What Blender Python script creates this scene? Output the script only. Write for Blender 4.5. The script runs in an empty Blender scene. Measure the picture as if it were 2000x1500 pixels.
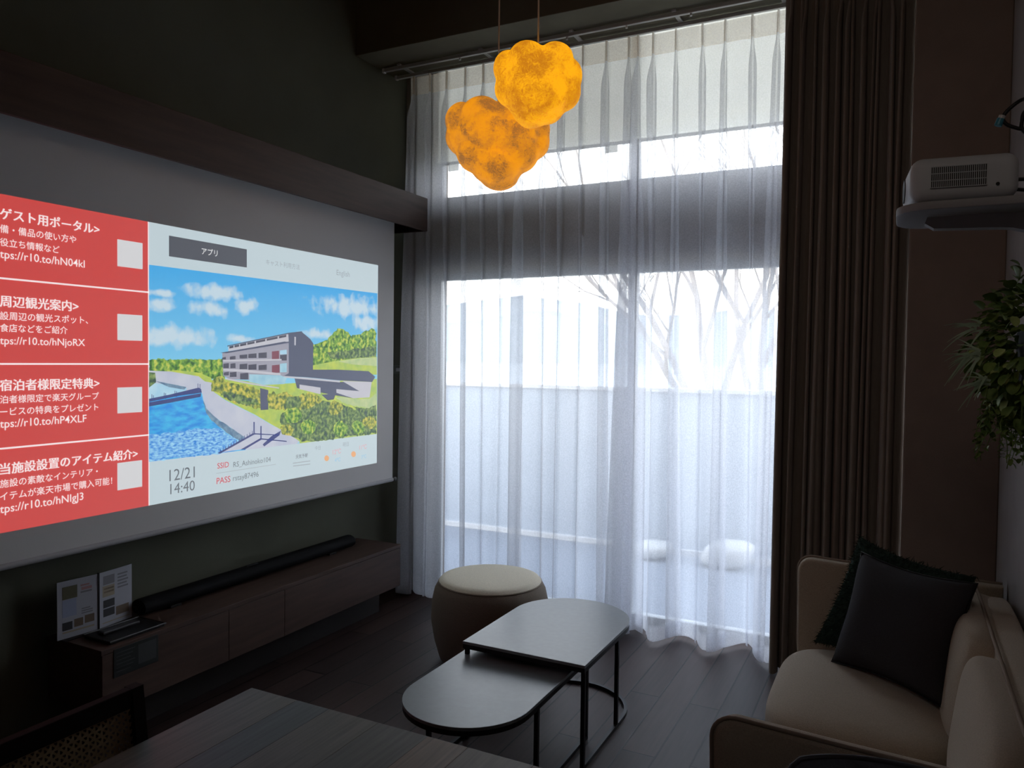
import bpy, bmesh, math, random
from mathutils import Vector, Matrix, noise as mnoise
random.seed(7)
C = bpy.context.scene.collection
scn = bpy.context.scene

# ------------------------------------------------------------------ camera
R = ((0.8916546, 0.0252579, -0.4520111), (0.4525483, -0.0225384, 0.8914550), (0.0123287, -0.9994269, -0.0315269))
CAM = Vector((0, 0, 1.6)); FPX = 1503.0
cam_d = bpy.data.cameras.new('camera'); cam_d.sensor_width = 36; cam_d.lens = FPX / 2000 * 36; cam_d.clip_end = 6000
cam = bpy.data.objects.new('camera', cam_d); C.objects.link(cam)
cam.matrix_world = Matrix(((R[0][0], -R[0][1], -R[0][2], CAM.x), (R[1][0], -R[1][1], -R[1][2], CAM.y), (R[2][0], -R[2][1], -R[2][2], CAM.z), (0, 0, 0, 1)))
scn.camera = cam

# ------------------------------------------------------------------ world, sun, exposure
world = bpy.data.worlds.new('winter_sky'); scn.world = world; world.use_nodes = True
wn = world.node_tree; wn.nodes.clear()
w_out = wn.nodes.new('ShaderNodeOutputWorld'); w_bg = wn.nodes.new('ShaderNodeBackground')
w_tc = wn.nodes.new('ShaderNodeTexCoord'); w_sep = wn.nodes.new('ShaderNodeSeparateXYZ'); w_rmp = wn.nodes.new('ShaderNodeValToRGB')
wn.links.new(w_tc.outputs['Generated'], w_sep.inputs[0]); wn.links.new(w_sep.outputs['Z'], w_rmp.inputs[0])
w_rmp.color_ramp.elements[0].color = (1.0, 0.98, 0.97, 1); w_rmp.color_ramp.elements[1].color = (0.66, 0.78, 1.0, 1)
wn.links.new(w_rmp.outputs[0], w_bg.inputs[0]); w_bg.inputs[1].default_value = 5.0
wn.links.new(w_bg.outputs[0], w_out.inputs[0])
sun_d = bpy.data.lights.new('sun', 'SUN'); sun_d.energy = 3.6; sun_d.angle = 0.01; sun_d.color = (1, .95, .88)
sun = bpy.data.objects.new('sun', sun_d); C.objects.link(sun)
sun.location = (3, -8, 9); sun.rotation_euler = Vector((-0.25, 1, -math.tan(math.radians(13)))).to_track_quat('-Z', 'Y').to_euler()
spot_d = bpy.data.lights.new('added_fill_spot', 'SPOT'); spot_d.energy = 26; spot_d.color = (1, .84, .70); spot_d.spot_size = math.radians(62); spot_d.spot_blend = 1; spot_d.shadow_soft_size = .45
spot = bpy.data.objects.new('added_fill_spot', spot_d); C.objects.link(spot); spot.location = (-.35, -1.0, 3.9)   # added unseen fill light behind the camera, lifts drape, alcove and sofa
spot.rotation_euler = Vector((.32, 5.0, -2.2)).to_track_quat('-Z', 'Y').to_euler()
scn.view_settings.view_transform = 'Standard'; scn.view_settings.look = 'None'
scn.view_settings.exposure = 0.18; scn.view_settings.gamma = 1.0; scn.view_settings.use_curve_mapping = False
try:
    scn.cycles.transparent_max_bounces = 32
except Exception:
    pass

# ------------------------------------------------------------------ measuring helpers (photo pixel -> point on a known plane)
def ray(px, py):
    v = Vector((px - 1000, py - 750, FPX))
    return Vector((R[0][0]*v.x + R[0][1]*v.y + R[0][2]*v.z, R[1][0]*v.x + R[1][1]*v.y + R[1][2]*v.z, R[2][0]*v.x + R[2][1]*v.y + R[2][2]*v.z))
def on(px, py, ax, val):
    r = ray(px, py); t = (val - CAM[ax]) / r[ax]
    return CAM + r * t

# ------------------------------------------------------------------ materials
def lin(c):
    return tuple(((x/255)/12.92 if x/255 <= .04045 else ((x/255 + .055)/1.055)**2.4) for x in c)
MATS = {}
def mat(name, col, rough=.6, spec=.5, metal=0, vary=0, vscale=8, bump=0, bscale=60, stretch=None, emis=None, estr=1, sheen=0, col2=None):
    """Principled material; vary/col2 mixes a second tone through noise, bump adds a fine relief."""
    if name in MATS: return MATS[name]
    m = bpy.data.materials.new(name); m.use_nodes = True; MATS[name] = m
    nt = m.node_tree; b = nt.nodes['Principled BSDF']
    b.inputs['Base Color'].default_value = (*col, 1); b.inputs['Roughness'].default_value = rough
    b.inputs['Specular IOR Level'].default_value = spec; b.inputs['Metallic'].default_value = metal
    if sheen: b.inputs['Sheen Weight'].default_value = sheen
    tc = nt.nodes.new('ShaderNodeTexCoord'); src = tc.outputs['Object']
    if stretch:
        mp = nt.nodes.new('ShaderNodeMapping'); mp.inputs['Scale'].default_value = stretch
        nt.links.new(src, mp.inputs[0]); src = mp.outputs[0]
    if vary or col2:
        n = nt.nodes.new('ShaderNodeTexNoise'); n.inputs['Scale'].default_value = vscale; n.inputs['Detail'].default_value = 5
        nt.links.new(src, n.inputs['Vector'])
        r = nt.nodes.new('ShaderNodeValToRGB'); r.color_ramp.elements[0].position = .3; r.color_ramp.elements[1].position = .7
        a = col2 if col2 else tuple(x*(1-vary) for x in col)
        r.color_ramp.elements[0].color = (*a, 1); r.color_ramp.elements[1].color = (*(col if col2 else tuple(min(1, x*(1+vary)) for x in col)), 1)
        nt.links.new(n.outputs['Fac'], r.inputs[0]); nt.links.new(r.outputs[0], b.inputs['Base Color'])
    if bump:
        n2 = nt.nodes.new('ShaderNodeTexNoise'); n2.inputs['Scale'].default_value = bscale; n2.inputs['Detail'].default_value = 3
        nt.links.new(src, n2.inputs['Vector'])
        bp = nt.nodes.new('ShaderNodeBump'); bp.inputs['Strength'].default_value = bump; bp.inputs['Distance'].default_value = .004
        nt.links.new(n2.outputs['Fac'], bp.inputs['Height']); nt.links.new(bp.outputs[0], b.inputs['Normal'])
    if emis:
        b.inputs['Emission Color'].default_value = (*emis, 1); b.inputs['Emission Strength'].default_value = estr
    return m

def plank_mat(name, c1, c2, gap, w, length, rough, spec, mortar=.004):
    """Wood boards running along Y, w wide."""
    m = bpy.data.materials.new(name); m.use_nodes = True; MATS[name] = m
    nt = m.node_tree; b = nt.nodes['Principled BSDF']
    tc = nt.nodes.new('ShaderNodeTexCoord'); mp = nt.nodes.new('ShaderNodeMapping'); mp.inputs['Rotation'].default_value = (0, 0, math.pi/2)
    nt.links.new(tc.outputs['Object'], mp.inputs[0])
    br = nt.nodes.new('ShaderNodeTexBrick'); br.inputs['Scale'].default_value = 1; br.inputs['Brick Width'].default_value = length
    br.inputs['Row Height'].default_value = w; br.inputs['Mortar Size'].default_value = mortar; br.inputs['Mortar Smooth'].default_value = .3
    br.inputs['Color1'].default_value = (*c1, 1); br.inputs['Color2'].default_value = (*c2, 1); br.inputs['Mortar'].default_value = (*gap, 1)
    br.offset = .37
    nt.links.new(mp.outputs[0], br.inputs['Vector'])
    mp2 = nt.nodes.new('ShaderNodeMapping'); mp2.inputs['Scale'].default_value = (40, 2.2, 40); nt.links.new(tc.outputs['Object'], mp2.inputs[0])
    n = nt.nodes.new('ShaderNodeTexNoise'); n.inputs['Scale'].default_value = 1.5; n.inputs['Detail'].default_value = 6; nt.links.new(mp2.outputs[0], n.inputs['Vector'])
    mr = nt.nodes.new('ShaderNodeMapRange'); mr.inputs[3].default_value = .55; mr.inputs[4].default_value = 1.35; nt.links.new(n.outputs['Fac'], mr.inputs[0])
    mx = nt.nodes.new('ShaderNodeMix'); mx.data_type = 'RGBA'; mx.blend_type = 'MULTIPLY'; mx.inputs[0].default_value = 1
    nt.links.new(br.outputs['Color'], mx.inputs[6]); nt.links.new(mr.outputs[0], mx.inputs[7]); nt.links.new(mx.outputs[2], b.inputs['Base Color'])
    bp = nt.nodes.new('ShaderNodeBump'); bp.inputs['Strength'].default_value = .35; bp.inputs['Distance'].default_value = .002; bp.invert = True
    nt.links.new(br.outputs['Fac'], bp.inputs['Height']); nt.links.new(bp.outputs[0], b.inputs['Normal'])
    b.inputs['Roughness'].default_value = rough; b.inputs['Specular IOR Level'].default_value = spec
    return m

def sheer_mat(name, density, col, trans=.45):
    """Thin voile: threads over holes, the threads part translucent part opaque."""
    m = bpy.data.materials.new(name); m.use_nodes = True; MATS[name] = m
    nt = m.node_tree; nt.nodes.clear()
    o = nt.nodes.new('ShaderNodeOutputMaterial'); t = nt.nodes.new('ShaderNodeBsdfTransparent'); d = nt.nodes.new('ShaderNodeBsdfDiffuse'); l = nt.nodes.new('ShaderNodeBsdfTranslucent')
    d.inputs[0].default_value = (*col, 1); l.inputs[0].default_value = (*col, 1)
    m1 = nt.nodes.new('ShaderNodeMixShader'); m1.inputs[0].default_value = trans
    m2 = nt.nodes.new('ShaderNodeMixShader')
    tc = nt.nodes.new('ShaderNodeTexCoord'); n = nt.nodes.new('ShaderNodeTexNoise'); n.inputs['Scale'].default_value = 140; n.inputs['Detail'].default_value = 2
    mr = nt.nodes.new('ShaderNodeMapRange'); mr.inputs[1].default_value = .3; mr.inputs[2].default_value = .7; mr.inputs[3].default_value = density - .05; mr.inputs[4].default_value = density + .05
    nt.links.new(tc.outputs['Object'], n.inputs['Vector']); nt.links.new(n.outputs['Fac'], mr.inputs[0]); nt.links.new(mr.outputs[0], m2.inputs[0])
    nt.links.new(d.outputs[0], m1.inputs[1]); nt.links.new(l.outputs[0], m1.inputs[2])
    nt.links.new(t.outputs[0], m2.inputs[1]); nt.links.new(m1.outputs[0], m2.inputs[2]); nt.links.new(m2.outputs[0], o.inputs[0])
    return m

def glass_mat(name):
    m = bpy.data.materials.new(name); m.use_nodes = True; MATS[name] = m
    nt = m.node_tree; nt.nodes.clear()
    o = nt.nodes.new('ShaderNodeOutputMaterial'); t = nt.nodes.new('ShaderNodeBsdfTransparent'); g = nt.nodes.new('ShaderNodeBsdfGlossy')
    t.inputs[0].default_value = (.93, .96, .95, 1); g.inputs['Roughness'].default_value = .02
    f = nt.nodes.new('ShaderNodeFresnel'); f.inputs[0].default_value = 1.45; mx = nt.nodes.new('ShaderNodeMixShader')
    nt.links.new(f.outputs[0], mx.inputs[0]); nt.links.new(t.outputs[0], mx.inputs[1]); nt.links.new(g.outputs[0], mx.inputs[2]); nt.links.new(mx.outputs[0], o.inputs[0])
    return m

def lamp_mat(name, hot, dim, strength):
    """Fibrous washi paper, lit from inside."""
    m = bpy.data.materials.new(name); m.use_nodes = True; MATS[name] = m
    nt = m.node_tree; b = nt.nodes['Principled BSDF']
    tc = nt.nodes.new('ShaderNodeTexCoord')
    n = nt.nodes.new('ShaderNodeTexNoise'); n.inputs['Scale'].default_value = 12; n.inputs['Detail'].default_value = 9; n.inputs['Distortion'].default_value = .5
    nt.links.new(tc.outputs['Object'], n.inputs['Vector'])
    n2 = nt.nodes.new('ShaderNodeTexNoise'); n2.inputs['Scale'].default_value = 45; n2.inputs['Detail'].default_value = 4; n2.inputs['Distortion'].default_value = 4
    nt.links.new(tc.outputs['Object'], n2.inputs['Vector'])
    ad = nt.nodes.new('ShaderNodeMath'); ad.operation = 'MULTIPLY_ADD'; ad.inputs[1].default_value = .75
    nt.links.new(n2.outputs['Fac'], ad.inputs[0]); nt.links.new(n.outputs['Fac'], ad.inputs[2])
    r = nt.nodes.new('ShaderNodeValToRGB'); r.color_ramp.elements[0].position = .72; r.color_ramp.elements[1].position = .98
    r.color_ramp.elements[0].color = (*dim, 1); r.color_ramp.elements[1].color = (*hot, 1)
    nt.links.new(ad.outputs[0], r.inputs[0]); nt.links.new(r.outputs[0], b.inputs['Emission Color'])
    b.inputs['Emission Strength'].default_value = strength
    b.inputs['Base Color'].default_value = (.55, .34, .12, 1); b.inputs['Roughness'].default_value = .8; b.inputs['Specular IOR Level'].default_value = .2
    bp = nt.nodes.new('ShaderNodeBump'); bp.inputs['Strength'].default_value = .2; bp.inputs['Distance'].default_value = .006
    nt.links.new(ad.outputs[0], bp.inputs['Height']); nt.links.new(bp.outputs[0], b.inputs['Normal'])
    return m

def glow(name, rgb, k=1.0, rgb2=None, scale=30, stretch=None, base=.36, rgb3=None):
    """Projected picture colour: what the projector throws on the cloth, plus the cloth's own pale base."""
    if name in MATS: return MATS[name]
    k *= .86; c = tuple(x*k for x in lin(rgb))
    m = mat(name, (base, base, base), rough=.9, spec=0, emis=c)
    if rgb2:
        nt = m.node_tree; b = nt.nodes['Principled BSDF']; tc = nt.nodes.new('ShaderNodeTexCoord'); mp = nt.nodes.new('ShaderNodeMapping')
        if stretch: mp.inputs['Scale'].default_value = stretch
        n = nt.nodes.new('ShaderNodeTexNoise'); n.inputs['Scale'].default_value = scale; n.inputs['Detail'].default_value = 6
        r = nt.nodes.new('ShaderNodeValToRGB'); r.color_ramp.elements[0].position = .36; r.color_ramp.elements[1].position = .64
        r.color_ramp.elements[0].color = (*c, 1); r.color_ramp.elements[1].color = (*(x*k for x in lin(rgb2)), 1)
        if rgb3:
            e = r.color_ramp.elements.new(.5); e.color = (*(x*k for x in lin(rgb3)), 1)
        nt.links.new(tc.outputs['Object'], mp.inputs[0]); nt.links.new(mp.outputs[0], n.inputs['Vector']); nt.links.new(n.outputs['Fac'], r.inputs[0]); nt.links.new(r.outputs[0], b.inputs['Emission Color'])
    return m
def cloud_sky(name, base_loc, clouds):
    """Projected sky: blue paling downwards, white cumulus where the picture has them. clouds: (y, z, half width, half height)."""
    m = mat(name, (.3, .3, .3), rough=.9, spec=0, emis=(0, 0, 0)); nt = m.node_tree; b = nt.nodes['Principled BSDF']; N = nt.nodes.new; L = nt.links.new
    tc = N('ShaderNodeTexCoord'); sx = N('ShaderNodeSeparateXYZ'); L(tc.outputs['Object'], sx.inputs[0])
    mr = N('ShaderNodeMapRange'); mr.inputs[1].default_value = clouds[0][1] - base_loc.z - .45; mr.inputs[2].default_value = clouds[0][1] - base_loc.z + .2; L(sx.outputs['Z'], mr.inputs[0])
    r0 = N('ShaderNodeValToRGB'); r0.color_ramp.elements[0].color = (*lin((120, 186, 212)), 1); r0.color_ramp.elements[1].color = (*lin((18, 144, 208)), 1); L(mr.outputs[0], r0.inputs[0])
    nz = N('ShaderNodeTexNoise'); nz.inputs['Scale'].default_value = 16; nz.inputs['Detail'].default_value = 7; L(tc.outputs['Object'], nz.inputs['Vector'])
    acc = None
    for y, z, hw, hh in clouds:
        sb = N('ShaderNodeVectorMath'); sb.operation = 'SUBTRACT'; sb.inputs[1].default_value = (0, y-base_loc.y, z-base_loc.z); L(tc.outputs['Object'], sb.inputs[0])
        ml = N('ShaderNodeVectorMath'); ml.operation = 'MULTIPLY'; ml.inputs[1].default_value = (0, 1/hw, 1/hh); L(sb.outputs[0], ml.inputs[0])
        ln = N('ShaderNodeVectorMath'); ln.operation = 'LENGTH'; L(ml.outputs[0], ln.inputs[0])
        if acc is None: acc = ln.outputs['Value']
        else:
            mn = N('ShaderNodeMath'); mn.operation = 'MINIMUM'; L(acc, mn.inputs[0]); L(ln.outputs['Value'], mn.inputs[1]); acc = mn.outputs[0]
    ma = N('ShaderNodeMath'); ma.operation = 'MULTIPLY_ADD'; ma.inputs[1].default_value = -2.6; L(nz.outputs['Fac'], ma.inputs[0]); L(acc, ma.inputs[2])
    mr2 = N('ShaderNodeMapRange'); mr2.inputs[1].default_value = -.05; mr2.inputs[2].default_value = -.85; L(ma.outputs[0], mr2.inputs[0])
    mx = N('ShaderNodeMix'); mx.data_type = 'RGBA'; L(mr2.outputs[0], mx.inputs[0]); L(r0.outputs[0], mx.inputs[6]); mx.inputs[7].default_value = (*lin((176, 196, 208)), 1); L(mx.outputs[2], b.inputs['Emission Color'])
    return m

# ------------------------------------------------------------------ object helpers
def thing(name, label, cat, loc=(0, 0, 0), group=None):
    o = bpy.data.objects.new(name, None); C.objects.link(o); o.location = loc; o.empty_display_size = .1
    o['label'] = label; o['category'] = cat
    if group: o['group'] = group
    return o
def root_loc(o):
    while o.parent: o = o.parent
    return Vector(o.location)
def put(name, bm, mats, parent=None, label=None, smooth=None, kind=None):
    """Link a bmesh built in world coordinates as ONE mesh object under parent."""
    me = bpy.data.meshes.new(name)
    if parent is not None:
        bmesh.ops.translate(bm, verts=bm.verts, vec=-root_loc(parent))
    bmesh.ops.recalc_face_normals(bm, faces=bm.faces)
    if smooth is not None:
        for f in bm.faces: f.smooth = True
    bm.to_mesh(me); bm.free()
    if smooth: 
        try: me.set_sharp_from_angle(angle=math.radians(smooth))
        except Exception: pass
    for m in (mats if isinstance(mats, (list, tuple)) else [mats]): me.materials.append(m)
    o = bpy.data.objects.new(name, me); C.objects.link(o)
    if parent is not None: o.parent = parent
    if label: o['label'] = label
    if kind: o['kind'] = kind
    return o
def single(name, bm, mats, label, cat, smooth=None, group=None):
    """A thing that is one mesh; its origin moved to its base."""
    xs = [v.co for v in bm.verts]; base = Vector(((min(v.x for v in xs)+max(v.x for v in xs))/2, (min(v.y for v in xs)+max(v.y for v in xs))/2, min(v.z for v in xs)))
    bmesh.ops.translate(bm, verts=bm.verts, vec=-base)
    o = put(name, bm, mats, None, label, smooth); o.location = base; o['category'] = cat
    if group: o['group'] = group
    return o
def struct(name, bm, mats, parent=None, smooth=None):
    return put(name, bm, mats, parent, None, smooth, 'structure')
def B(): return bmesh.new()
def _tag(bm, f0, mi):
    for f in list(bm.faces)[f0:]: f.material_index = mi
def box(bm, x0, x1, y0, y1, z0, z1, bev=0, seg=2, M=None, mi=0):
    t = bmesh.new()
    bmesh.ops.create_cube(t, size=1)
    bmesh.ops.scale(t, vec=(x1-x0, y1-y0, z1-z0), verts=t.verts)
    if bev: bmesh.ops.bevel(t, geom=list(t.edges), offset=bev, segments=seg, profile=.5, affect='EDGES')
    bmesh.ops.translate(t, vec=((x0+x1)/2, (y0+y1)/2, (z0+z1)/2), verts=t.verts)
    if M is not None: bmesh.ops.transform(t, matrix=M, verts=t.verts)
    merge(bm, t, mi)
def merge(bm, t, mi=0):
    mp = {}
    for v in t.verts: mp[v] = bm.verts.new(v.co)
    for f in t.faces:
        try:
            nf = bm.faces.new([mp[v] for v in f.verts]); nf.material_index = mi; nf.smooth = f.smooth
        except ValueError: pass
    t.free()
def cyl(bm, p0, p1, r0, r1=None, n=16, mi=0):
    p0, p1 = Vector(p0), Vector(p1); d = p1 - p0
    t = bmesh.new(); bmesh.ops.create_cone(t, cap_ends=True, segments=n, radius1=r0, radius2=r0 if r1 is None else r1, depth=d.length)
    bmesh.ops.transform(t, matrix=Matrix.Translation((p0+p1)/2) @ d.to_track_quat('Z', 'Y').to_matrix().to_4x4(), verts=t.verts)
    merge(bm, t, mi)
def tube(bm, pts, r, n=10, closed=False, mi=0):
    pts = [Vector(p) for p in pts]; rings = []; N = len(pts)
    up = Vector((0, 0, 1)); prev = None
    for i, p in enumerate(pts):
        a = pts[(i-1) % N] if (closed or i > 0) else p; b = pts[(i+1) % N] if (closed or i < N-1) else p
        d = (b-a).normalized()
        if prev is None:
            s = d.cross(up); s = d.cross(Vector((1, 0, 0))) if s.length < .05 else s
        else: s = prev - d*prev.dot(d)
        s.normalize(); prev = s; u = d.cross(s)
        rr = r[i] if isinstance(r, (list, tuple)) else r
        rings.append([bm.verts.new(p + s*rr*math.cos(2*math.pi*k/n) + u*rr*math.sin(2*math.pi*k/n)) for k in range(n)])
    for i in range(N if closed else N-1):
        q = rings[(i+1) % N]
        for k in range(n):
            f = bm.faces.new((rings[i][k], rings[i][(k+1) % n], q[(k+1) % n], q[k])); f.material_index = mi
    if not closed:
        for rg in (rings[0], rings[-1]):
            f = bm.faces.new(rg); f.material_index = mi
def sweep_rect(bm, pts, w, h, mi=0):
    """Flat bar (w across in plan, h high) swept along a level path."""
    pts = [Vector(p) for p in pts]; rings = []
    for i, p in enumerate(pts):
        d = (pts[min(i+1, len(pts)-1)] - pts[max(i-1, 0)]); d.z = 0; d.normalize(); s = Vector((d.y, -d.x, 0))
        rings.append([bm.verts.new(p + s*a*w/2 + Vector((0, 0, b*h/2))) for a, b in ((-1, -1), (1, -1), (1, 1), (-1, 1))])
    for a, b in zip(rings, rings[1:]):
        for k in range(4): bm.faces.new((a[k], a[(k+1) % 4], b[(k+1) % 4], b[k]))
    bm.faces.new(rings[0]); bm.faces.new(rings[-1])
def prism(bm, outline, z0, z1, bev=0, mi=0):
    """Extrude a plan outline [(x,y)] from z0 to z1."""
    t = bmesh.new(); vs = [t.verts.new((x, y, z0)) for x, y in outline]; f = t.faces.new(vs)
    g = bmesh.ops.extrude_face_region(t, geom=[f]); bmesh.ops.translate(t, vec=(0, 0, z1-z0), verts=[e for e in g['geom'] if isinstance(e, bmesh.types.BMVert)])
    if bev:
        es = [e for e in t.edges if abs(e.verts[0].co.z - e.verts[1].co.z) < 1e-6]
        bmesh.ops.bevel(t, geom=es, offset=bev, segments=2, profile=.5, affect='EDGES')
    merge(bm, t, mi)
def lathe(bm, prof, cx, cy, n=64, mi=0):
    rings = []
    for r, z in prof:
        rings.append([bm.verts.new((cx + r*math.cos(2*math.pi*k/n), cy + r*math.sin(2*math.pi*k/n), z)) for k in range(n)] if r > 1e-5 else [bm.verts.new((cx, cy, z))])
    for a, b in zip(rings, rings[1:]):
        for k in range(n):
            if len(a) == 1: f = bm.faces.new((a[0], b[k], b[(k+1) % n]))
            elif len(b) == 1: f = bm.faces.new((a[k], a[(k+1) % n], b[0]))
            else: f = bm.faces.new((a[k], a[(k+1) % n], b[(k+1) % n], b[k]))
            f.material_index = mi
def grid(bm, rows, mi=0):
    """Skin a list of rows of points."""
    V = [[bm.verts.new(p) for p in r] for r in rows]
    for a, b in zip(V, V[1:]):
        for k in range(len(a)-1):
            f = bm.faces.new((a[k], a[k+1], b[k+1], b[k])); f.material_index = mi
def puff(bm, x0, x1, y0, y1, z0, z1, p=4.0, n=18, crown=0.0, M=None, mi=0):
    """Upholstered block: superellipsoid box, optionally crowned on top."""
    t = bmesh.new(); bmesh.ops.create_cube(t, size=2); bmesh.ops.subdivide_edges(t, edges=t.edges, cuts=n, use_grid_fill=True)
    for v in t.verts:
        c = v.co; s = (abs(c.x)**p + abs(c.y)**p + abs(c.z)**p)**(1/p); c /= s
        if crown and c.z > 0: c.z += crown*max(0, (1-c.x*c.x))*max(0, (1-c.y*c.y))
        v.co = Vector(((x0+x1)/2 + c.x*(x1-x0)/2, (y0+y1)/2 + c.y*(y1-y0)/2, (z0+z1)/2 + c.z*(z1-z0)/2))
    if M is not None: bmesh.ops.transform(t, matrix=M, verts=t.verts)
    for f in t.faces: f.smooth = True
    merge(bm, t, mi)
def bake(o):
    dg = bpy.context.evaluated_depsgraph_get(); me = bpy.data.meshes.new_from_object(o.evaluated_get(dg)); o.modifiers.clear(); old = o.data; o.data = me; return o
def sm(t): t = max(0, min(1, t)); return t*t*(3-2*t)

# ------------------------------------------------------------------ palette
m_floor = plank_mat('dark_oak_boards', (.066, .040, .035), (.034, .022, .021), (.005, .003, .003), .142, 1.5, .45, .22)
m_green = mat('green_grey_plaster', (.112, .116, .086), .85, .3, vary=.08, vscale=3, bump=.15, bscale=220)
m_dark = mat('dark_ceiling_paint', (.045, .045, .036), .9, .2, vary=.06, bump=.1, bscale=200)
m_taupe = mat('taupe_wallpaper', (.24, .185, .155), .85, .25, vary=.06, bump=.3, bscale=260)
m_pale = mat('pale_wallpaper', (.36, .33, .32), .85, .25, vary=.05, bump=.3, bscale=260)
m_wood = mat('brown_wood_veneer', (.088, .052, .040), .55, .3, col2=(.060, .035, .028), vscale=4, stretch=(9, .8, 9), bump=.1, bscale=30)
m_white_ext = mat('pale_render', (.62, .64, .66), .9, .1, vary=.05)
m_lintel = mat('grey_lintel', (.26, .215, .18), .8, .2, vary=.1)
m_alu = mat('grey_aluminium', (.46, .47, .48), .45, .5, metal=.3)
m_white = mat('white_plastic', (.62, .64, .66), .45, .4)
m_black = mat('black_plastic', (.006, .006, .007), .5, .35)
m_steel = mat('black_steel', (.007, .007, .008), .45, .4)
m_sheer = sheer_mat('white_voile', .47, (.90, .91, .95), .72)
m_hem = sheer_mat('white_voile_doubled', .45, (.90, .91, .95), .72)
m_tape = sheer_mat('cream_heading_tape', .45, (.90, .78, .64), .65)
m_drape = mat('taupe_drape_cloth', (.27, .225, .195), .9, .15, vary=.08, vscale=30, stretch=(6, 6, .5), bump=.25, bscale=300, sheen=.15)
m_sofa = mat('beige_woven_fabric', (.44, .37, .285), .9, .15, vary=.12, vscale=260, bump=.5, bscale=420, sheen=.2)
m_pipe = mat('brown_piping', (.27, .215, .17), .85, .2)
m_glass = glass_mat('window_glass')
m_blind = sheer_mat('cream_roller_blind', .88, (.82, .81, .76), .55)

# ------------------------------------------------------------------ the room
XL, XR, YW, YA, ZC, YB = -3.12, .386, 4.48, 3.92, 4.3, -1.4
ZS = 3.50                                  # soffit over the window bay
b = B(); box(b, XL-.2, XR+.2, YB-.2, YW+.2, -.2, 0); struct('floor', b, m_floor)
b = B(); box(b, XL-.2, XR+.2, YB-.2, YW+.2, ZC, ZC+.5); struct('ceiling', b, m_dark)
b = B(); box(b, XL-.2, XL, YB-.2, YW+.2, 0, ZC); struct('wall_left', b, m_green)
b = B(); box(b, XR, XR+.2, YB-.2, YW+.2, 0, ZC); struct('wall_right', b, m_pale)
b = B(); box(b, XL, XR, YB-.2, YB, 0, ZC); struct('wall_back', b, mat('warm_white_plaster', (.62, .56, .50), .9, .1, vary=.04, bump=.1, bscale=200))
WX0, WX1 = -2.90, -.06                     # window opening
L0, L1 = 2.185, 2.66                       # lintel between lower and upper window
b = B()
box(b, XL, WX0, YW, YW+.2, 0, ZC); box(b, WX1, XR, YW, YW+.2, 0, ZC); box(b, WX0, WX1, YW, YW+.2, 3.80, ZC); box(b, WX0, WX1, YW, YW+.2, L0, L1)
struct('wall_front', b, m_lintel)
b = B(); box(b, .012, XR, YA, YW, 0, ZS, bev=.006); struct('wall_alcove', b, m_taupe)
b = B(); box(b, XL, XR, YA, 4.355, ZS, ZC, bev=.004); struct('trim_1', b, mat('soffit_paint', (.16, .152, .115), .85, .2, vary=.05, bump=.1, bscale=200))

# windows: frame, mullions, panes
def window(name, z0, z1):
    y0, y1 = YW+.05, YW+.11
    b = B(); t = .045
    box(b, WX0, WX0+t, y0, y1, z0, z1, .003); box(b, WX1-t, WX1, y0, y1, z0, z1, .003); box(b, WX0+t, WX1-t, y0, y1, z0, z0+t, .003); box(b, WX0+t, WX1-t, y0, y1, z1-t, z1, .003)
    w = struct(name, b, m_alu)
    xm = (WX0+WX1)/2
    b = B(); box(b, xm-.025, xm+.025, y0+.005, y1-.005, z0+t, z1-t, .003); put('mullion', b, m_alu, w)
    for xa, xb in ((WX0+t, xm-.025), (xm+.025, WX1-t)):
        b = B(); grid(b, [[(xa, y0+.03, z0+t), (xb, y0+.03, z0+t)], [(xa, y0+.03, z1-t), (xb, y0+.03, z1-t)]]); put('pane', b, m_glass, w)
    return w
window('window_1', 0.0, L0); window('window_2', L1, 3.80)

# roller blinds in the upper window
for xa, xb, lab in ((WX0+.03, -1.4745, 'cream roller blind half lowered in the left upper window pane'), (-1.4695, WX1-.03, 'cream roller blind half lowered in the right upper window pane')):
    t = thing('roller_blind', lab, 'blind', ((xa+xb)/2, YW+.02, 2.93), 'roller blinds in the upper window')
    b = B(); box(b, xa, xb, YW+.018, YW+.020, 2.935, 3.76); put('blind_cloth', b, m_blind, t)
    b = B(); box(b, xa, xb, YW+.013, YW+.025, 2.915, 2.935, .003); put('bottom_rail', b, m_white, t)
    b = B(); cyl(b, (xa, YW+.03, 3.77), (xb, YW+.03, 3.77), .02); put('roller', b, m_white, t, smooth=40)
    for xm in ((-2.745, -1.62) if xa < -2 else (-.20,)):
        b = B(); box(b, xm-.04, xm+.04, YW+.014, YW+.024, 2.872, 2.915, .004); put('pull_tab', b, m_blind, t)

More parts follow.
